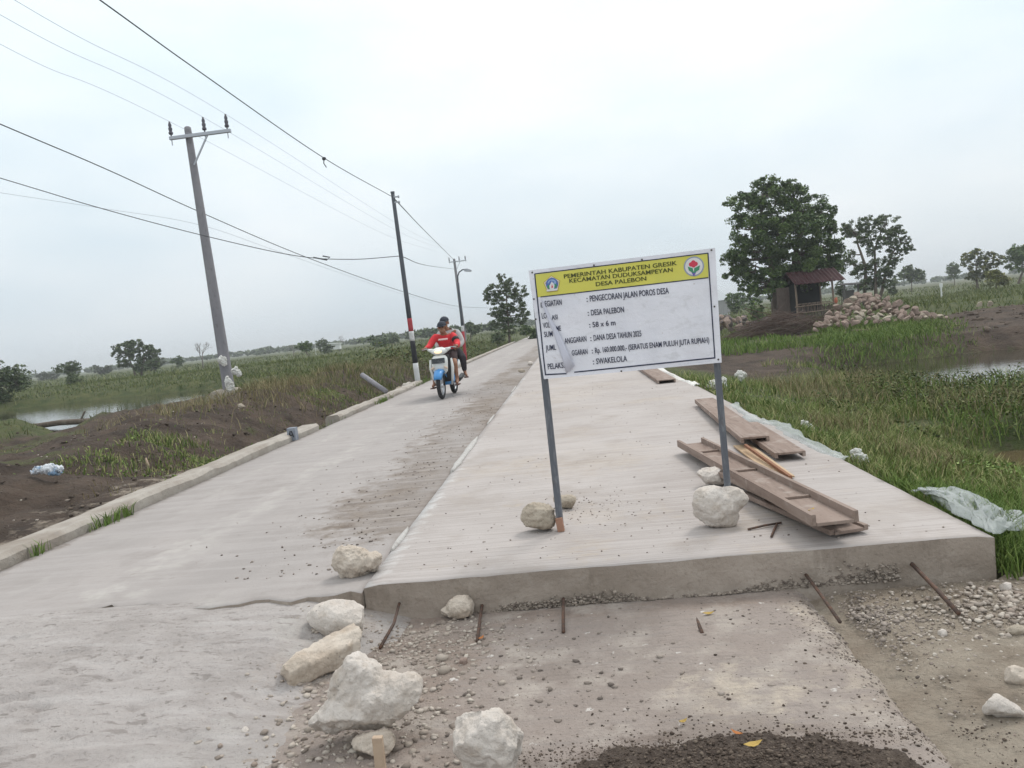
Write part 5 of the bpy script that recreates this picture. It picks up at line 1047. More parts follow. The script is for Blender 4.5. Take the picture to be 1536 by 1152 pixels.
# brushwood: a tangle nobody could count
MT['twig'] = mat('dead_twigs', (.12, .085, .07), .95, island=[(.085, .055, .045), (.13, .09, .075), (.20, .155, .13), (.075, .05, .045)])
BC = G(1178, 505); mb = MB(); r_ = random.Random(6)
for k in range(420):
    a = r_.gauss(0, .38); q = r_.random(); c = BC+Vector((r_.gauss(0, .85), r_.uniform(-.2, 1.6), 0)); hmax = max(.1, .95-abs(c.x-BC.x)*.42); c.z += r_.uniform(.05, hmax); l = r_.uniform(.3, 1.0)
    d = Vector((math.cos(a)*r_.choice((-1, 1)), r_.uniform(-.4, .3), math.sin(a)*r_.uniform(-.6, 1.0)-.05)).normalized(); b_ = Vector((0, 0, -.12*l)); rd_ = r_.uniform(.006, .018)
    mb.tube([c-d*l+b_, c+Vector((r_.gauss(0, .04), 0, .05)), c+d*l+b_], [rd_, rd_*.9, rd_*.5], 4, False)
tag(mb.build('brushwood_pile', MT['twig'], origin=tuple(BC)), 'tangled brown brushwood pile in front of the hut', 'brushwood')
mb = MB(); mb.beam(G(1225, 499)+Vector((0, -.2, .05)), G(1300, 497)+Vector((0, -.2, .05)), .10, .05); tag(mb.build('timber_plank', MT['bamboo'], origin=tuple(G(1260, 498))), 'grey plank lying along the foot of the stone heap', 'plank')

# ------------------------------------------------------------------ poles and wires
MT['polec'] = mat('spun_concrete', (.23, .225, .245), .9, layers=[(3, (1, 1, .2), .42, .64, (.28, .27, .285), .8), (14, (1, 1, .5), .55, .7, (.16, .15, .16), .6)], bump=.2, bscale=30); MT['galv'] = mat('galvanised_steel', (.44, .46, .50), .5, metal=.5); MT['insul'] = mat('brown_porcelain', (.10, .095, .115), .35); MT['wire'] = mat('black_cable', (.075, .08, .09), .6)
MT['ph'] = mat('aluminium_wire', (.40, .43, .47), .6); MT['navy'] = mat('dark_pole_paint', (.085, .093, .11), .7, layers=[(4, (1, 1, .3), .45, .65, (.12, .128, .145), .8)]); MT['redp'] = mat('red_pole_paint', (.36, .05, .06), .7); MT['whp'] = mat('white_pole_paint', (.62, .62, .62), .7, layers=[(8, (1, 1, .5), .5, .7, (.42, .40, .38), .7)]); MT['blackp'] = mat('black_pole_paint', (.030, .030, .034), .7)
def hvpole(label, base, top, r0, r1, arm=(-.9, 1.9), z_arm=-.32, hi=True):
    base, top = Vector(base), Vector(top); t = thing('utility_pole', base, label, 'utility pole', 'concrete poles carrying the three-wire line'); ax = (top-base).normalized(); mb = MB()
    mb.tube([base-ax*.3, base, base.lerp(top, .5), top-ax*.12, top-ax*.03, top], [r0, r0, (r0+r1)/2, r1, r1*.95, r1*.6], 16); mb.build('pole', MT['polec'], t, smooth=True)
    c = top+ax*z_arm+Vector((0, -r1-.06, 0)); a, b = c+Vector((arm[0], 0, .0)), c+Vector((arm[1], 0, .0)); mb = MB(); mb.beam(a, b, .09, .10, bev=.01); mb.build('crossarm', MT['galv'], t)
    mb = MB(); mb.beam(c+Vector((arm[1]*.48, 0, -.02)), c-ax*.85+Vector((r1, 0, 0)), .04, .04); mb.build('brace', MT['galv'], t); ins = []
    for x in (arm[0]+.06, arm[1]*.42, arm[1]-.1):
        q = c+Vector((x, 0, .05)); mb = MB(); pr = [(0, .035), (.05, .035), (.06, .10), (.11, .115), (.15, .07), (.19, .095), (.24, .10), (.27, .06), (.31, .085), (.36, .075), (.40, .04), (.43, .05)]
        mb.tube([q+Vector((0, 0, h-.0)) for h, r in pr], [r*.58 for h, r in pr], 12); mb.build('insulator', MT['insul'], t, smooth=True); ins.append(q+Vector((0, 0, .44)))
        mb = MB(); mb.tube([q+Vector((0, 0, -.26)), q], .016, 6); mb.build('pin', MT['galv'], t)
    return t, ins
b1 = G(346, 601); tp = PY(281, 190, b1.y)
hv1, I1 = hvpole('thick leaning concrete pole with crossarm at left, rags tied round its foot', b1, tp, .180, .100, (-.52, 1.36))
b3 = gbase(698, 78, 515); t3 = PY(681, 388, 78); hv3, I3 = hvpole('slim far concrete pole with crossarm beyond the motorbike', b3, t3, .20, .12, (-.55, 1.25))
MT['foot'] = mat('pole_footing', (.40, .36, .31), .95, layers=[(6, (1, 1, 1), .42, .64, (.28, .24, .20), .8)], bump=.6, bscale=20)
mb = MB()
for q in ((-.25, -.1, .08, .36, .3, .2), (.2, -.12, .10, .30, .3, .20), (0, .2, .1, .4, .3, .2), (-.5, 0, .0, .25, .25, .15)): mb.ell(b1+Vector(q[:3]), q[3:], None, 14, 9)
me = remeshed(mb, .05); me.name = 'footing'; roughen(me, .02, 3, 5, 3); link('footing', me, MT['foot'], hv1)
for (u, v, r, lb, n_) in ((333, 540, 8, 'white plastic bag snagged on the left pole, highest of three', 0), (354, 556, 8, 'white plastic bag flapping on the right of the left pole', 1)):
    rock(lb, [(u, v, r, r*.75, 15), (u+4, v+4, r*.6, r*.6)], b1.y-.3, 'rag', 70+n_, dep=.6, amp=.10, planes=5, name='plastic_bag', cat='bag', sc=5, group='bags tied on the left pole', rest=False)
rock('long white strip of plastic wrapped round the foot of the left pole', [(342, 572, 5, 9, -12), (346, 584, 7, 8, -12), (348, 592, 8, 6), (344, 578, 5, 9)], b1.y-.27, 'rag', 75, dep=.5, amp=.07, planes=4, name='plastic_bag', cat='bag', sc=5, group='bags tied on the left pole', rest=False)
def bandpole(name, label, base, top, r0, r1, bands, cat, group):
    base, top = Vector(base), Vector(top); t = thing(name, base, label, cat, group)
    for nm, a, b, mm in bands:
        mb = MB(); pts = [base.lerp(top, a+(b-a)*k/4) for k in range(5)]; mb.tube(pts, [r0+(r1-r0)*(a+(b-a)*k/4) for k in range(5)], 14); mb.build(nm, MT[mm], t, smooth=True)
    return t
b2 = gbase(627, 23.2, 573); b2.z -= .1; tp2 = PY(589, 290, 23.2)
sp = bandpole('striped_pole', 'tall slim dark pole with red and white bands low down, left of the motorbike', b2, tp2, .085, .055, [('footing', 0, .13, 'whp'), ('shaft', .13, .245, 'blackp'), ('white_band', .245, .295, 'whp'), ('red_band', .295, .362, 'redp'), ('shaft', .362, 1.0, 'navy')], 'utility pole', 'poles with flag bands')
mb = MB(); mb.tube([tp2+Vector((0, 0, .0)), tp2+Vector((0, 0, .05))], .062, 12); mb.build('cap', MT['navy'], sp)
for z in (-.12, -.28):
    mb = MB(); mb.box(tp2+Vector((.09, -.03, z)), (.14, .04, .035)); mb.ell(tp2+Vector((.17, -.03, z)), (.03, .03, .045)); mb.build('cable_clamp', MT['galv'], sp)
bl = gbase(699, 34, 545); tl = PY(687, 424, 34); lp = bandpole('street_lamp', 'curved-arm street lamp on a dark post with reddish foot, close to the far concrete pole', bl, tl, .075, .05, [('red_band', 0, .40, 'redp'), ('white_band', .40, .47, 'whp'), ('shaft', .47, 1, 'navy')], 'street lamp', None)
mb = MB(); mb.tube([tl, tl+Vector((.02, 0, .28)), tl+Vector((.10, 0, .45)), tl+Vector((.26, 0, .54)), tl+Vector((.40, 0, .54))], .028, 8); mb.build('arm', MT['navy'], lp, smooth=True)
mb = MB(); c = tl+Vector((.44, 0, .48)); mb.loft([[c+Vector((x, y, z)) for x, y, z in r] for r in ([(-.12, -.06, .07), (-.12, .06, .07), (-.1, .06, -.02), (-.1, -.06, -.02)], [(.05, -.12, .08), (.05, .12, .08), (.05, .12, -.05), (.05, -.12, -.05)], [(.22, -.09, .0), (.22, .09, .0), (.20, .09, -.06), (.20, -.09, -.06)])]); mb.build('lamp_head', MT['galv'], lp)
def wire(label, pts, r=.012, mm='wire', n=14, name='power_cable'):
    """pts: world knots; Catmull-Rom through them"""
    k = [Vector(p) for p in pts]; e = [k[0]*2-k[1]]+k+[k[-1]*2-k[-2]]; out = []
    for i in range(1, len(e)-2):
        p0, p1, p2, p3 = e[i-1:i+3]
        for j in range(n):
            t = j/n; out.append(.5*((2*p1)+(p2-p0)*t+(2*p0-5*p1+4*p2-p3)*t*t+(3*p1-p0-3*p2+p3)*t**3))
    out.append(k[-1]); mb = MB(); mb.tube(out, r, 6); return tag(mb.build(name, MT[mm], smooth=True, origin=tuple(k[0])), label, 'cable', 'overhead wires on the left')
LB = ('leftmost of the three faint pole-top wires', 'middle of the three faint pole-top wires', 'rightmost of the three faint pole-top wires')
for i, (pxl, lb) in enumerate(zip(((0, 66), (0, 22), (22, 0)), LB)):
    a, b = I1[i], I3[i]; q = PX(pxl[0], pxl[1], a.x-.05); ext = q+(q-a)*1.6+Vector((0, 0, 1.0)); mid = a.lerp(b, .5)-Vector((0, 0, .55)); fz = b+Vector((0, 70, -1.0)); wire(lb, [ext, q, a, mid, b, b.lerp(fz, .5)-Vector((0, 0, .4)), fz], .0048, 'ph')
q0 = PY(150, 0, 9); q1 = PY(300, 108, 12.2); q2 = PY(486, 237, 17.5); ext = q0+(q0-q1)*2.2; wire('dark cable running from the top of the view to the tip of the striped pole', [ext, q0, q1, q2, tp2+Vector((0, -.06, -.12))], .009)
wire('dark cable from the tip of the striped pole on to the far concrete pole', [tp2+Vector((.06, 0, -.2)), PY(636, 345, 45), t3+Vector((.1, -.15, -.25))], .016)
q0 = PY(0, 186, 17); q1 = PY(160, 254, 20.5); q2 = PY(300, 318, 25.2-.35); ext = q0+(q0-q1)*3.0; q3 = PY(460, 386, 31); q4 = PY(600, 436, 42); q5 = PY(684, 459, 62); wire('thickest dark cable crossing the left pole a third of the way down', [ext, q0, q1, q2, q3, q4, q5, PY(735, 462, 95)], .014)
q0 = PY(0, 267, 19); q1 = PY(150, 312, 20.2); q2 = PY(300, 352, 21.4); q3 = PY(440, 383, 22.3); q4 = PY(525, 389, 22.8); ext = q0+(q0-q1)*4; tp_mid = PY(601, 384, 23.15); wire('sagging dark cable meeting the striped pole part way down', [ext, q0, q1, q2, q3, q4, tp_mid], .011)
wire('short dark cable dropping from the striped pole to the far concrete pole', [tp_mid, PY(640, 398, 42), PY(684, 404, 77.5)], .014)
q0 = PY(0, 289, 30); q1 = PY(150, 312, 32); q2 = PY(298, 337, 34); ext = q0+(q0-q1)*4; wire('thin pale wire dipping behind the left pole', [ext, q0, q1, q2, PY(420, 378, 42), PY(600, 440, 60), PY(690, 466, 90)], .007, 'ph')
mb = MB(); mb.tube([PY(470, 386, 22.4), PY(490, 390, 22.45), PY(495, 386, 22.45), PY(484, 384, 22.4)], .02, 5); tag(mb.build('cable_loop', MT['wire'], origin=tuple(PY(484, 386, 22.4))), 'loop of slack cable tied where two dark cables cross', 'cable')
p = PY(486, 238, 17.5); mb = MB(); mb.tube([p, p+Vector((-.02, 0, -.1)), p+Vector((.03, 0, -.2))], .012, 5); mb.ell(p, (.05, .03, .04)); tag(mb.build('cable_tie', MT['wire'], origin=tuple(p)), 'dark tie dangling from the cable above the left field', 'cable')
# roadside oddments
MT['marker'] = mat('grey_marker_paint', (.25, .27, .31), .85, layers=[(10, (1, 1, 1), .45, .65, (.16, .17, .21), .8)])
mk = P(438, 661, .17); mb = MB(); mb.box(mk+Vector((0, .06, .09)), (.125, .12, .19), None, .008); o = mb.build('marker_block', MT['marker'], origin=tuple(mk)); tag(o, 'small grey-blue concrete marker block in the gap of the kerb', 'marker')
mb = MB(); c = mk+Vector((0, -.004, .10)); mb.box(c+Vector((-.022, 0, -.005)), (.014, .006, .10), (0, .28, 0)); mb.box(c+Vector((.022, 0, -.005)), (.014, .006, .10), (0, -.28, 0)); mb.box(c+Vector((0, 0, -.018)), (.04, .006, .014)); mb.build('painted_letter', MT['blackp'], o)
pa, pb = PY(543, 562, 17.3), PY(579, 584, 16.8); mb = MB(); mb.tube([pa, pb-Vector((0, 0, .05))], .055, 12); tag(mb.build('fallen_pipe', MT['polec'], smooth=True, origin=tuple(pb)), 'grey pipe sticking slantwise out of the ditch bank', 'pipe')
pa, pb = P(42, 641, -.32), P(140, 631, -.22); mb = MB(); mb.tube(lerp_pts([pa, pa.lerp(pb, .5)+Vector((0, 0, .05)), pb], 4), .10, 10); mb.tube([pa.lerp(pb, .8), pa.lerp(pb, .9)+Vector((0, 0, .35))], .03, 6); tag(mb.build('log', MT['bark'], smooth=True, origin=tuple(pa)), 'dark log lying over the inlet of the pond', 'log')
p = G(222, 707); mb = MB(); mb.tube([p-Vector((0, 0, .02)), p+Vector((.015, 0, .1)), p+Vector((-.005, 0, .2))], [.02, .017, .012], 7); tag(mb.build('peg', MT['bat'], smooth=True, origin=tuple(p)), 'pale stump of a stick upright in the soil near the kerb', 'stick')
GS = 'pale stones along the kerb'
for i, (u, v, a, h, y, lb) in enumerate(((612, 579, 9, 6, 20.4, 'white stone at the foot of the striped pole, by the kerb end'), (600, 584, 7, 4, 19.6, 'smaller pale stone left of the one by the striped pole'), (375, 617, 7, 4, 21, 'light broken stone on the bank right of the left pole footing'), (362, 609, 5, 4, 23, 'smaller light stone close to the left pole footing'), (795, 545, 5, 3, 24, 'pale lump on the seam by the left post of the board'), (782, 556, 5, 3, 21, 'dusty lump on the lane left of the notice board'))):
    rock(lb, [(u, v, a, h), (u+a*.6, v+1, a*.6, h*.8)], y, 'limestone' if i % 2 == 0 else 'tan_limestone', 90+i, amp=.05, planes=6, group=GS, name='kerb_stone', cat='stone')
# ------------------------------------------------------------------ scooter and its two riders
MT['bodyw'] = mat('white_bodywork', (.70, .71, .69), .25, spec=.5); MT['bodyb'] = mat('blue_bodywork', (.05, .24, .55), .3, spec=.5); MT['blackpl'] = mat('black_plastic', (.022, .022, .024), .55); MT['tyre'] = mat('tyre_rubber', (.03, .03, .032), .85); MT['alloy'] = mat('alloy', (.55, .56, .58), .35, metal=.7)
MT['plate'] = mat('dark_number_plate', (.045, .05, .055), .5, layers=[(38, (1, 1, 1), .56, .62, (.40, .40, .40), .8)]); MT['lampon'] = mat('lit_headlamp', (.9, .75, .55), .2, emit=((1, .74, .45), .75)); MT['amber'] = mat('amber_lens', (.62, .47, .36), .3); MT['seatv'] = mat('seat_vinyl', (.03, .03, .03), .6)
MT['skin'] = mat('brown_skin', (.29, .150, .095), .6, layers=[(12, (1, 1, 1), .45, .65, (.24, .12, .075), .6)]); MT['redshirt'] = mat('red_jersey', (.66, .045, .055), .8, layers=[(6, (1, 1, 1), .45, .68, (.54, .035, .045), .8)], bump=.35, bscale=14, bdist=.02); MT['greyshirt'] = mat('pale_grey_shirt', (.44, .43, .43), .85, bump=.35, bscale=14, bdist=.02)
MT['shorts'] = mat('dark_shorts', (.045, .030, .032), .9, bump=.3, bscale=14, bdist=.02); MT['trousers'] = mat('dark_trousers', (.040, .036, .042), .9, bump=.3, bscale=14, bdist=.02); MT['capm'] = mat('dark_cap', (.045, .050, .065), .85); MT['hair'] = mat('black_hair', (.012, .011, .010), .6); MT['sandal'] = mat('rubber_sandal', (.10, .055, .045), .7); MT['print'] = mat('shirt_print', (.74, .52, .50), .8)
MT['eye'] = mat('eye_dark', (.02, .015, .012), .4); MT['lips'] = mat('lips', (.23, .085, .07), .6)
pf, pr = P(664, 599, .172), P(681, 590.5, .172); dv = (pr-pf); dv.z = 0; dv.normalize(); rz = math.atan2(dv.y, dv.x)-math.pi/2
ZL = float(lane_h(np.array([pf.x]), np.array([pf.y]))[0])
bike = thing('scooter', (pf.x, pf.y, ZL), 'white and blue scooter with lit headlamp ridden towards the camera', 'scooter', rz=rz)
BM = wmat(bike)
def bb(mb, name, mm, parent=bike, smooth=True):
    mb.v = [tuple(BM @ Vector(p)) for p in mb.v]; return mb.build(name, MT[mm], parent, smooth=smooth)
def ring(cx, y, z, w_, h, n=14, p=2.6):
    out = []
    for i in range(n):
        a = 2*math.pi*i/n; c, s = math.cos(a), math.sin(a); out.append(Vector((cx+w_/2*math.copysign(abs(c)**(2/p), c), y, z+h/2*math.copysign(abs(s)**(2/p), s))))
    return out
WB, RW = 1.22, .275
def torus(mb, cy, R, r, n=32, k=10, w_=1.0):
    vs = []
    for i in range(n):
        a = 2*math.pi*i/n
        for j in range(k):
            b = 2*math.pi*j/k; q = R+r*math.cos(b); vs.append((r*w_*math.sin(b), cy+q*math.cos(a), RW+q*math.sin(a)))
    mb.add(vs, [(i*k+j, i*k+(j+1) % k, ((i+1) % n)*k+(j+1) % k, ((i+1) % n)*k+j) for i in range(n) for j in range(k)])
for cy in (0, WB):
    mb = MB(); torus(mb, cy, RW-.042, .042, w_=.95+.15*(cy > 0)); wh = bb(mb, 'wheel', 'tyre')
    mb = MB(); torus(mb, cy, RW-.085, .016, w_=1.5); mb.tube([(-.05, cy, RW), (.05, cy, RW)], .045, 12)
    for i in range(5):
        a = 2*math.pi*i/5; mb.tube([(0, cy, RW), (0, cy+.19*math.cos(a), RW+.19*math.sin(a))], [.016, .012], 6)
    o = mb; o.v = [tuple(BM @ Vector(p)) for p in o.v]; o.build('rim', MT['alloy'], wh, smooth=True)
mb = MB()
for s_ in (-1, 1): mb.tube([(s_*.065, 0, RW), (s_*.065, .10, .60)], .018, 8)
bb(mb, 'fork', 'blackpl')
mb = MB(); secs = []           # front mudguard hugging the wheel
for i in range(11):
    a = math.radians(28+i*13.5); R = RW+.035; c = Vector((0, R*-math.cos(a)*1.0, RW+R*math.sin(a))); wd = .085+.02*math.sin(math.pi*i/10); d = Vector((0, -math.cos(a), math.sin(a)))
    secs.append([c+Vector((-wd, 0, 0))-d*.05, c+Vector((-wd*.8, 0, 0))+d*.01, c+d*.03, c+Vector((wd*.8, 0, 0))+d*.01, c+Vector((wd, 0, 0))-d*.05, c-d*.005])
mb.loft(secs); bb(mb, 'mudguard', 'bodyb')
mb = MB()                       # front apron: wide at the shoulders, tapering to the mudguard
mb.loft([ring(0, .13, .55, .20, .07), ring(0, .105, .60, .31, .10)] and [[Vector((p.x, .10+.10*(1-abs(p.x)/.22)*-1+.06, z+p.z*0)) if False else Vector((w_*math.cos(a)/2, y+dp*math.sin(a)/2*(1 if math.sin(a) > 0 else 1), z)) for a in [2*math.pi*i/18 for i in range(18)]] for (z, w_, y, dp) in ((.50, .20, .13, .12), (.56, .30, .115, .17), (.62, .32, .10, .20), (.74, .34, .11, .22), (.82, .325, .13, .20), (.87, .25, .15, .14), (.885, .16, .155, .08))])
bb(mb, 'front_apron', 'bodyw')
mb = MB(); mb.loft([[Vector((w_*math.cos(a)/2, y+.05*math.sin(a), z)) for a in [2*math.pi*i/14 for i in range(14)]] for (z, w_, y) in ((.33, .30, .30), (.42, .36, .26), (.55, .39, .235), (.75, .40, .235), (.88, .34, .24))]); bb(mb, 'leg_shield', 'blackpl')
for s_ in (-1, 1):
    mb = MB(); mb.tube([(s_*.215, .235, .80), (s_*.225, .235, .62), (s_*.195, .27, .42), (s_*.15, .36, .26)], [.02, .034, .032, .02], 10); bb(mb, 'side_trim', 'bodyw')
    mb = MB(); mb.ell((s_*.135, .015, .63), (.045, .025, .022), (0, s_*.5, 0), 12, 8); bb(mb, 'turn_signal', 'amber')
mb = MB(); mb.box((0, -.012, .775), (.27, .012, .105), (-.16, 0, 0), .004); bb(mb, 'number_plate', 'plate', smooth=False)
mb = MB(); mb.loft([[Vector((w_*math.cos(a)/2, y+dp*math.sin(a), z)) for a in [2*math.pi*i/18 for i in range(18)]] for (z, w_, y, dp) in ((.89, .18, .17, .07), (.93, .32, .165, .11), (.97, .37, .175, .12), (1.01, .27, .20, .10), (1.04, .12, .23, .05))]); cw = bb(mb, 'handlebar_cowl', 'bodyw')
for s_ in (-1, 1):
    mb = MB(); mb.tube([(s_*.14, .17, .975), (s_*.24, .20, 1.01)], [.05, .02], 8); bb(mb, 'cowl_wing', 'bodyw')
    mb = MB(); mb.tube([(s_*.22, .21, 1.025), (s_*.37, .27, 1.02)], .018, 8); bb(mb, 'grip', 'blackpl')
    mb = MB(); mb.tube([(s_*.24, .17, 1.03), (s_*.355, .20, 1.01)], .006, 6); bb(mb, 'brake_lever', 'alloy')
mb = MB(); mb.ell((0, .062, .955), (.080, .03, .040), (-.25, 0, 0), 16, 9); bb(mb, 'headlight', 'lampon')
mb = MB(); mb.loft([ring(0, .30, .33, .30, .12), ring(0, .55, .30, .34, .12), ring(0, .72, .34, .30, .18), ring(0, .85, .46, .27, .36), ring(0, 1.15, .56, .28, .30), ring(0, 1.5, .66, .22, .18), ring(0, 1.66, .70, .12, .08)]); bb(mb, 'body', 'bodyb')
for s_ in (-1, 1):
    mb = MB(); mb.loft([[Vector((s_*(.15+o), y, z+dz)) for o, dz in ((0, -.07), (.025, 0), (0, .07), (-.04, 0))] for y, z in ((.75, .5), (1.0, .58), (1.3, .64), (1.55, .69))]); bb(mb, 'side_panel', 'bodyw')
    mb = MB(); mb.tube([(s_*.13, .95, .33), (s_*.25, 1.0, .33)], .014, 6); bb(mb, 'footpeg', 'blackpl')
mb = MB(); mb.loft([ring(0, .68, .72, .20, .08), ring(0, .85, .755, .27, .11), ring(0, 1.1, .79, .29, .11), ring(0, 1.4, .83, .25, .10), ring(0, 1.56, .83, .16, .06)]); bb(mb, 'seat', 'seatv')
mb = MB(); mb.tube([(.12, .8, .28), (.15, 1.1, .30), (.16, 1.45, .36)], [.025, .05, .055], 10); bb(mb, 'exhaust', 'blackpl')
mb = MB(); mb.box((-.08, 1.02, .30), (.12, .42, .15), None, .03); bb(mb, 'engine', 'blackpl')

def skinned(nodes, edges, root, sub=2):
    names = list(nodes); me = bpy.data.meshes.new('t'); me.from_pydata([nodes[k][0] for k in names], [(names.index(a), names.index(b)) for a, b in edges], [])
    o = bpy.data.objects.new('t', me); C.objects.link(o); sk_ = o.modifiers.new('s', 'SKIN'); sk_.use_smooth_shade = True; sk_.branch_smoothing = .6
    for i, k in enumerate(names):
        sv = me.skin_vertices[0].data[i]; r = nodes[k][1]; sv.radius = r if isinstance(r, tuple) else (r, r); sv.use_root = (k == root)
    o.modifiers.new('b', 'SUBSURF').levels = sub
    dg = bpy.context.evaluated_depsgraph_get(); dg.update(); out = bpy.data.meshes.new_from_object(o.evaluated_get(dg)); bpy.data.objects.remove(o)
    return out
def person(label, J, clothes, capz, seed, legskin=True):
    """J: joint -> position in scooter space. Body is one skin mesh with head features and fingers joined on"""
    R_ = dict(pelvis=.125, waist=.115, chest=.125, neckb=.058, neck=.052, jaw=.066, head=.088, crown=.070, shL=.055, elL=.045, wrL=.030, paL=.034, shR=.055, elR=.045, wrR=.030, paR=.034, hiL=.085, knL=.058, anL=.038, heL=.036, toL=.030, hiR=.085, knR=.058, anR=.038, heR=.036, toR=.030)
    E_ = [('pelvis', 'waist'), ('waist', 'chest'), ('chest', 'neckb'), ('neckb', 'neck'), ('neck', 'jaw'), ('jaw', 'head'), ('head', 'crown')]
    for s_ in 'LR': E_ += [('chest', 'sh'+s_), ('sh'+s_, 'el'+s_), ('el'+s_, 'wr'+s_), ('wr'+s_, 'pa'+s_), ('pelvis', 'hi'+s_), ('hi'+s_, 'kn'+s_), ('kn'+s_, 'an'+s_), ('an'+s_, 'he'+s_), ('an'+s_, 'to'+s_)]
    me = skinned({k: (J[k], R_[k]) for k in J}, E_, 'pelvis')
    mb = MB(); mb.v = [tuple(v.co) for v in me.vertices]; mb.f = [tuple(p.vertices) for p in me.polygons]; mb.m = [0]*len(mb.f)
    h = Vector(J['head']); q = Vector(J['jaw'])
    mb.ell(h+Vector((0, .012, .02)), (.086, .100, .098), None, 24, 16); mb.ell(q+Vector((0, -.028, -.008)), (.064, .066, .062), None, 20, 12); mb.tube([q, Vector(J['neck']), Vector(J['neckb'])], [.056, .056, .07], 16)
    me = remeshed(mb, .0105); mb = MB(); mb.v = [tuple(v.co) for v in me.vertices]; mb.f = [tuple(p.vertices) for p in me.polygons]; mb.m = [0]*len(mb.f)
    mb.tube([h+Vector((0, -.078, .012)), h+Vector((0, -.108, -.022)), h+Vector((0, -.090, -.034))], [.010, .017, .010], 8)      # nose
    for s_ in (-1, 1):
        mb.ell(h+Vector((s_*.088, .005, -.01)), (.012, .022, .034), None, 10, 7)                                             # ears
        mb.mi = 1; mb.ell(h+Vector((s_*.033, -.079, .006)), (.015, .010, .008), None, 10, 6); mb.ell(h+Vector((s_*.034, -.080, .026)), (.022, .010, .005), None, 8, 5); mb.mi = 0
    mb.mi = 2; mb.ell(h+Vector((0, -.083, -.056)), (.026, .010, .008), None, 10, 6); mb.mi = 0
    for s_, sg in (('L', 1), ('R', -1)):                                                                                         # fingers closed round what the hand rests on
        p = Vector(J['pa'+s_]); wv = (p-Vector(J['wr'+s_])).normalized(); side = wv.cross(Vector((0, 0, 1))).normalized()
        for k in range(4):
            b = p+side*(-.027+.018*k)+wv*.018; l = (.030, .034, .032, .026)[k]
            mb.tube([b, b+wv*l+Vector((0, 0, .006)), b+wv*(l+.012)+Vector((0, 0, -.022)), b+wv*(l-.012)+Vector((0, 0, -.040))], [.010, .0095, .0085, .007], 6)
        b = p-side*sg*.03; mb.tube([b-wv*.01, b-side*sg*.018+wv*.018, b-side*sg*.012+wv*.038+Vector((0, 0, -.02))], [.011, .010, .008], 6)
    mb.v = [tuple(BM @ Vector(p)) for p in mb.v]
    o = mb.build('person', [MT['skin'], MT['eye'], MT['lips']], None, smooth=True, origin=tuple(BM @ Vector(J['pelvis']))); tag(o, label, 'person')
    for name, mm, nodes, edges, root in clothes:
        m2 = skinned(nodes, edges, root); m2.transform(BM); m2.name = name; m2.polygons.foreach_set('use_smooth', [True]*len(m2.polygons)); link(name, m2, MT[mm], o)
    def part(mb, name, mm):
        mb.v = [tuple(BM @ Vector(p)) for p in mb.v]; return mb.build(name, MT[mm], o, smooth=True)
    c = h+Vector((0, .010, capz+.010)); mb = MB(); secs = []
    for i in range(7):
        a = i/6*math.pi/2; secs.append([c+Vector((.101*math.cos(a)*math.cos(t), .116*math.cos(a)*math.sin(t), .096*math.sin(a))) for t in [2*math.pi*j/18 for j in range(18)]] if i < 6 else [c+Vector((.012*math.cos(t), .012*math.sin(t), .096)) for t in [2*math.pi*j/18 for j in range(18)]])
    mb.loft(secs); cap = part(mb, 'cap', 'capm')
    mb = MB(); mb.loft([[c+Vector((x, -.075-.085*k*(1-(x/.1)**2*.55), z-.018*k)) for x in [(-.09+.02*j) for j in range(10)]]+[c+Vector((x, -.075-.085*k*(1-(x/.1)**2*.55), z-.018*k-.008)) for x in [(.09-.02*j) for j in range(10)]] for k, z in ((0, .008), (.5, .006), (1, .0))]); part(mb, 'peak', 'capm')
    mb = MB(); mb.ell(h+Vector((0, .025, .022)), (.092, .088, .060), None, 14, 8); part(mb, 'hair', 'hair')
    return o, part
rj = dict(pelvis=(0, .93, .86), waist=(0, .90, 1.02), chest=(.0, .82, 1.20), neckb=(0, .77, 1.30), neck=(.0, .745, 1.335), jaw=(-.005, .72, 1.375), head=(-.01, .725, 1.435), crown=(-.01, .735, 1.475),
          shL=(.19, .80, 1.27), elL=(.31, .62, 1.06), wrL=(.325, .36, 1.035), paL=(.325, .30, 1.035), shR=(-.19, .80, 1.27), elR=(-.30, .62, 1.06), wrR=(-.335, .36, 1.035), paR=(-.335, .30, 1.035),
          hiL=(.12, .88, .83), knL=(.235, .46, .68), anL=(.235, .52, .33), heL=(.235, .57, .275), toL=(.25, .38, .265), hiR=(-.12, .88, .83), knR=(-.255, .46, .66), anR=(-.245, .52, .30), heR=(-.245, .57, .245), toR=(-.27, .38, .235))
def lp_(a, b, t): return tuple(Vector(a).lerp(Vector(b), t))
def shirt(J, k=1.0): 
    n = dict(pelvis=(J['pelvis'], .160*k), waist=(J['waist'], .158*k), chest=(J['chest'], (.178*k, .172*k)), neckb=(J['neckb'], .104))
    e = [('pelvis', 'waist'), ('waist', 'chest'), ('chest', 'neckb')]
    for s_ in 'LR':
        n['sh'+s_] = (J['sh'+s_], .098); n['el'+s_] = (J['el'+s_], .068); n['wr'+s_] = (lp_(J['el'+s_], J['wr'+s_], .86), .046); e += [('chest', 'sh'+s_), ('sh'+s_, 'el'+s_), ('el'+s_, 'wr'+s_)]
    return n, e, 'waist'
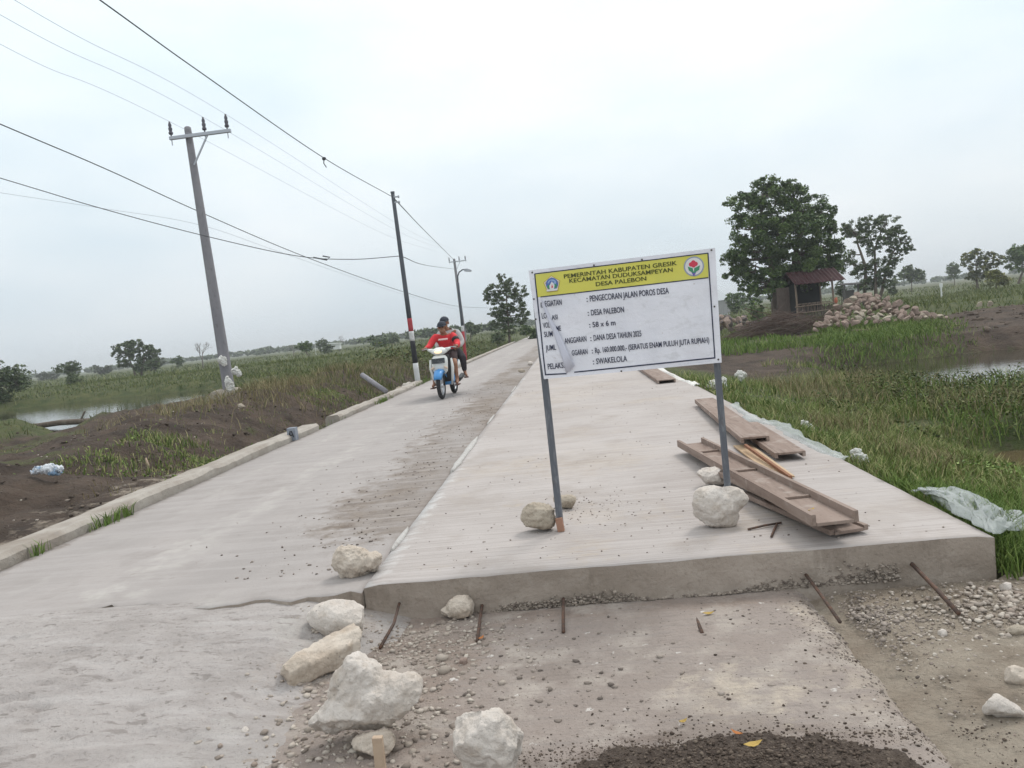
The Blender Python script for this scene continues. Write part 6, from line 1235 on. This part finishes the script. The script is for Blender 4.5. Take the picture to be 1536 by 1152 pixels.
def legs(J, t, r0=.108, r1=.085, r2=.05):
    n = dict(pelvis=(J['pelvis'], .142)); e = []
    for s_ in 'LR':
        n['hi'+s_] = (J['hi'+s_], r0); e.append(('pelvis', 'hi'+s_))
        if t < 1: n['kn'+s_] = (lp_(J['hi'+s_], J['kn'+s_], t), r1); e.append(('hi'+s_, 'kn'+s_))
        else: n['kn'+s_] = (J['kn'+s_], r1); n['an'+s_] = (lp_(J['kn'+s_], J['an'+s_], .92), r2); e += [('hi'+s_, 'kn'+s_), ('kn'+s_, 'an'+s_)]
    return n, e, 'pelvis'
o, part = person('man in red long-sleeved jersey, dark cap and shorts driving the scooter', rj, [('shirt', 'redshirt', *shirt(rj)), ('shorts', 'shorts', *legs(rj, .80))], .032, 1)
a, b = Vector(rj['shL']), Vector(rj['elL']); mb = MB(); mb.tube([a.lerp(b, .42), a.lerp(b, .55), a.lerp(b, .70)], [.078, .080, .074], 14); part(mb, 'armband', 'blackpl')
mb = MB(); vs = []
for i in range(9):
    x = -.10+.025*i; y = .640+.35*x*x*4; vs += [(x, y-.012, 1.165+.006*(i % 2)), (x, y-.005, 1.205)]
mb.add(vs, [(2*i, 2*i+2, 2*i+3, 2*i+1) for i in range(8)]); pq = part(mb, 'chest_print', 'print'); md = pq.modifiers.new('s', 'SOLIDIFY'); md.thickness = .004
for s_ in 'LR':
    h_, t_ = Vector(rj['he'+s_]), Vector(rj['to'+s_]); mb = MB(); mb.beam(h_+Vector((0, .03, -.036)), t_+Vector((0, -.04, -.030)), .095, .022, bev=.008); part(mb, 'sandal', 'sandal')
pj = {k: (v[0], v[1]+.42, v[2]+.085) for k, v in rj.items()}
pj.update(head=(-.038, 1.14, 1.535), jaw=(-.038, 1.135, 1.475), crown=(-.038, 1.15, 1.575), neck=(-.035, 1.16, 1.43), neckb=(-.03, 1.18, 1.385), chest=(.0, 1.24, 1.29), waist=(.01, 1.33, 1.10), shL=(.19, 1.22, 1.33), shR=(-.18, 1.22, 1.33),
          elL=(.30, 1.16, 1.08), wrL=(.235, .98, .99), paL=(.20, .93, .98), elR=(-.25, 1.16, 1.08), wrR=(-.20, .98, .99), paR=(-.17, .93, .98), hiL=(.13, 1.28, .90), knL=(.32, .92, .76), anL=(.31, 1.02, .43), heL=(.31, 1.07, .375), toL=(.37, .88, .37), hiR=(-.13, 1.28, .90), knR=(-.30, .92, .76), anR=(-.28, 1.02, .43), heR=(-.28, 1.07, .375), toR=(-.32, .88, .37))
o, part = person('passenger in pale grey shirt and dark cap sitting behind the driver', pj, [('shirt', 'greyshirt', *shirt(pj)), ('trousers', 'trousers', *legs(pj, 1.0))], .030, 2)
for s_ in 'LR':
    h_, t_ = Vector(pj['he'+s_]), Vector(pj['to'+s_]); mb = MB(); mb.beam(h_+Vector((0, .03, -.036)), t_+Vector((0, -.04, -.030)), .095, .022, bev=.008); part(mb, 'sandal', 'sandal')
for o in list(C.objects):            # wrap up: every banner piece carries no category of its own
    if o.parent is not None and 'category' in o: del o['category']
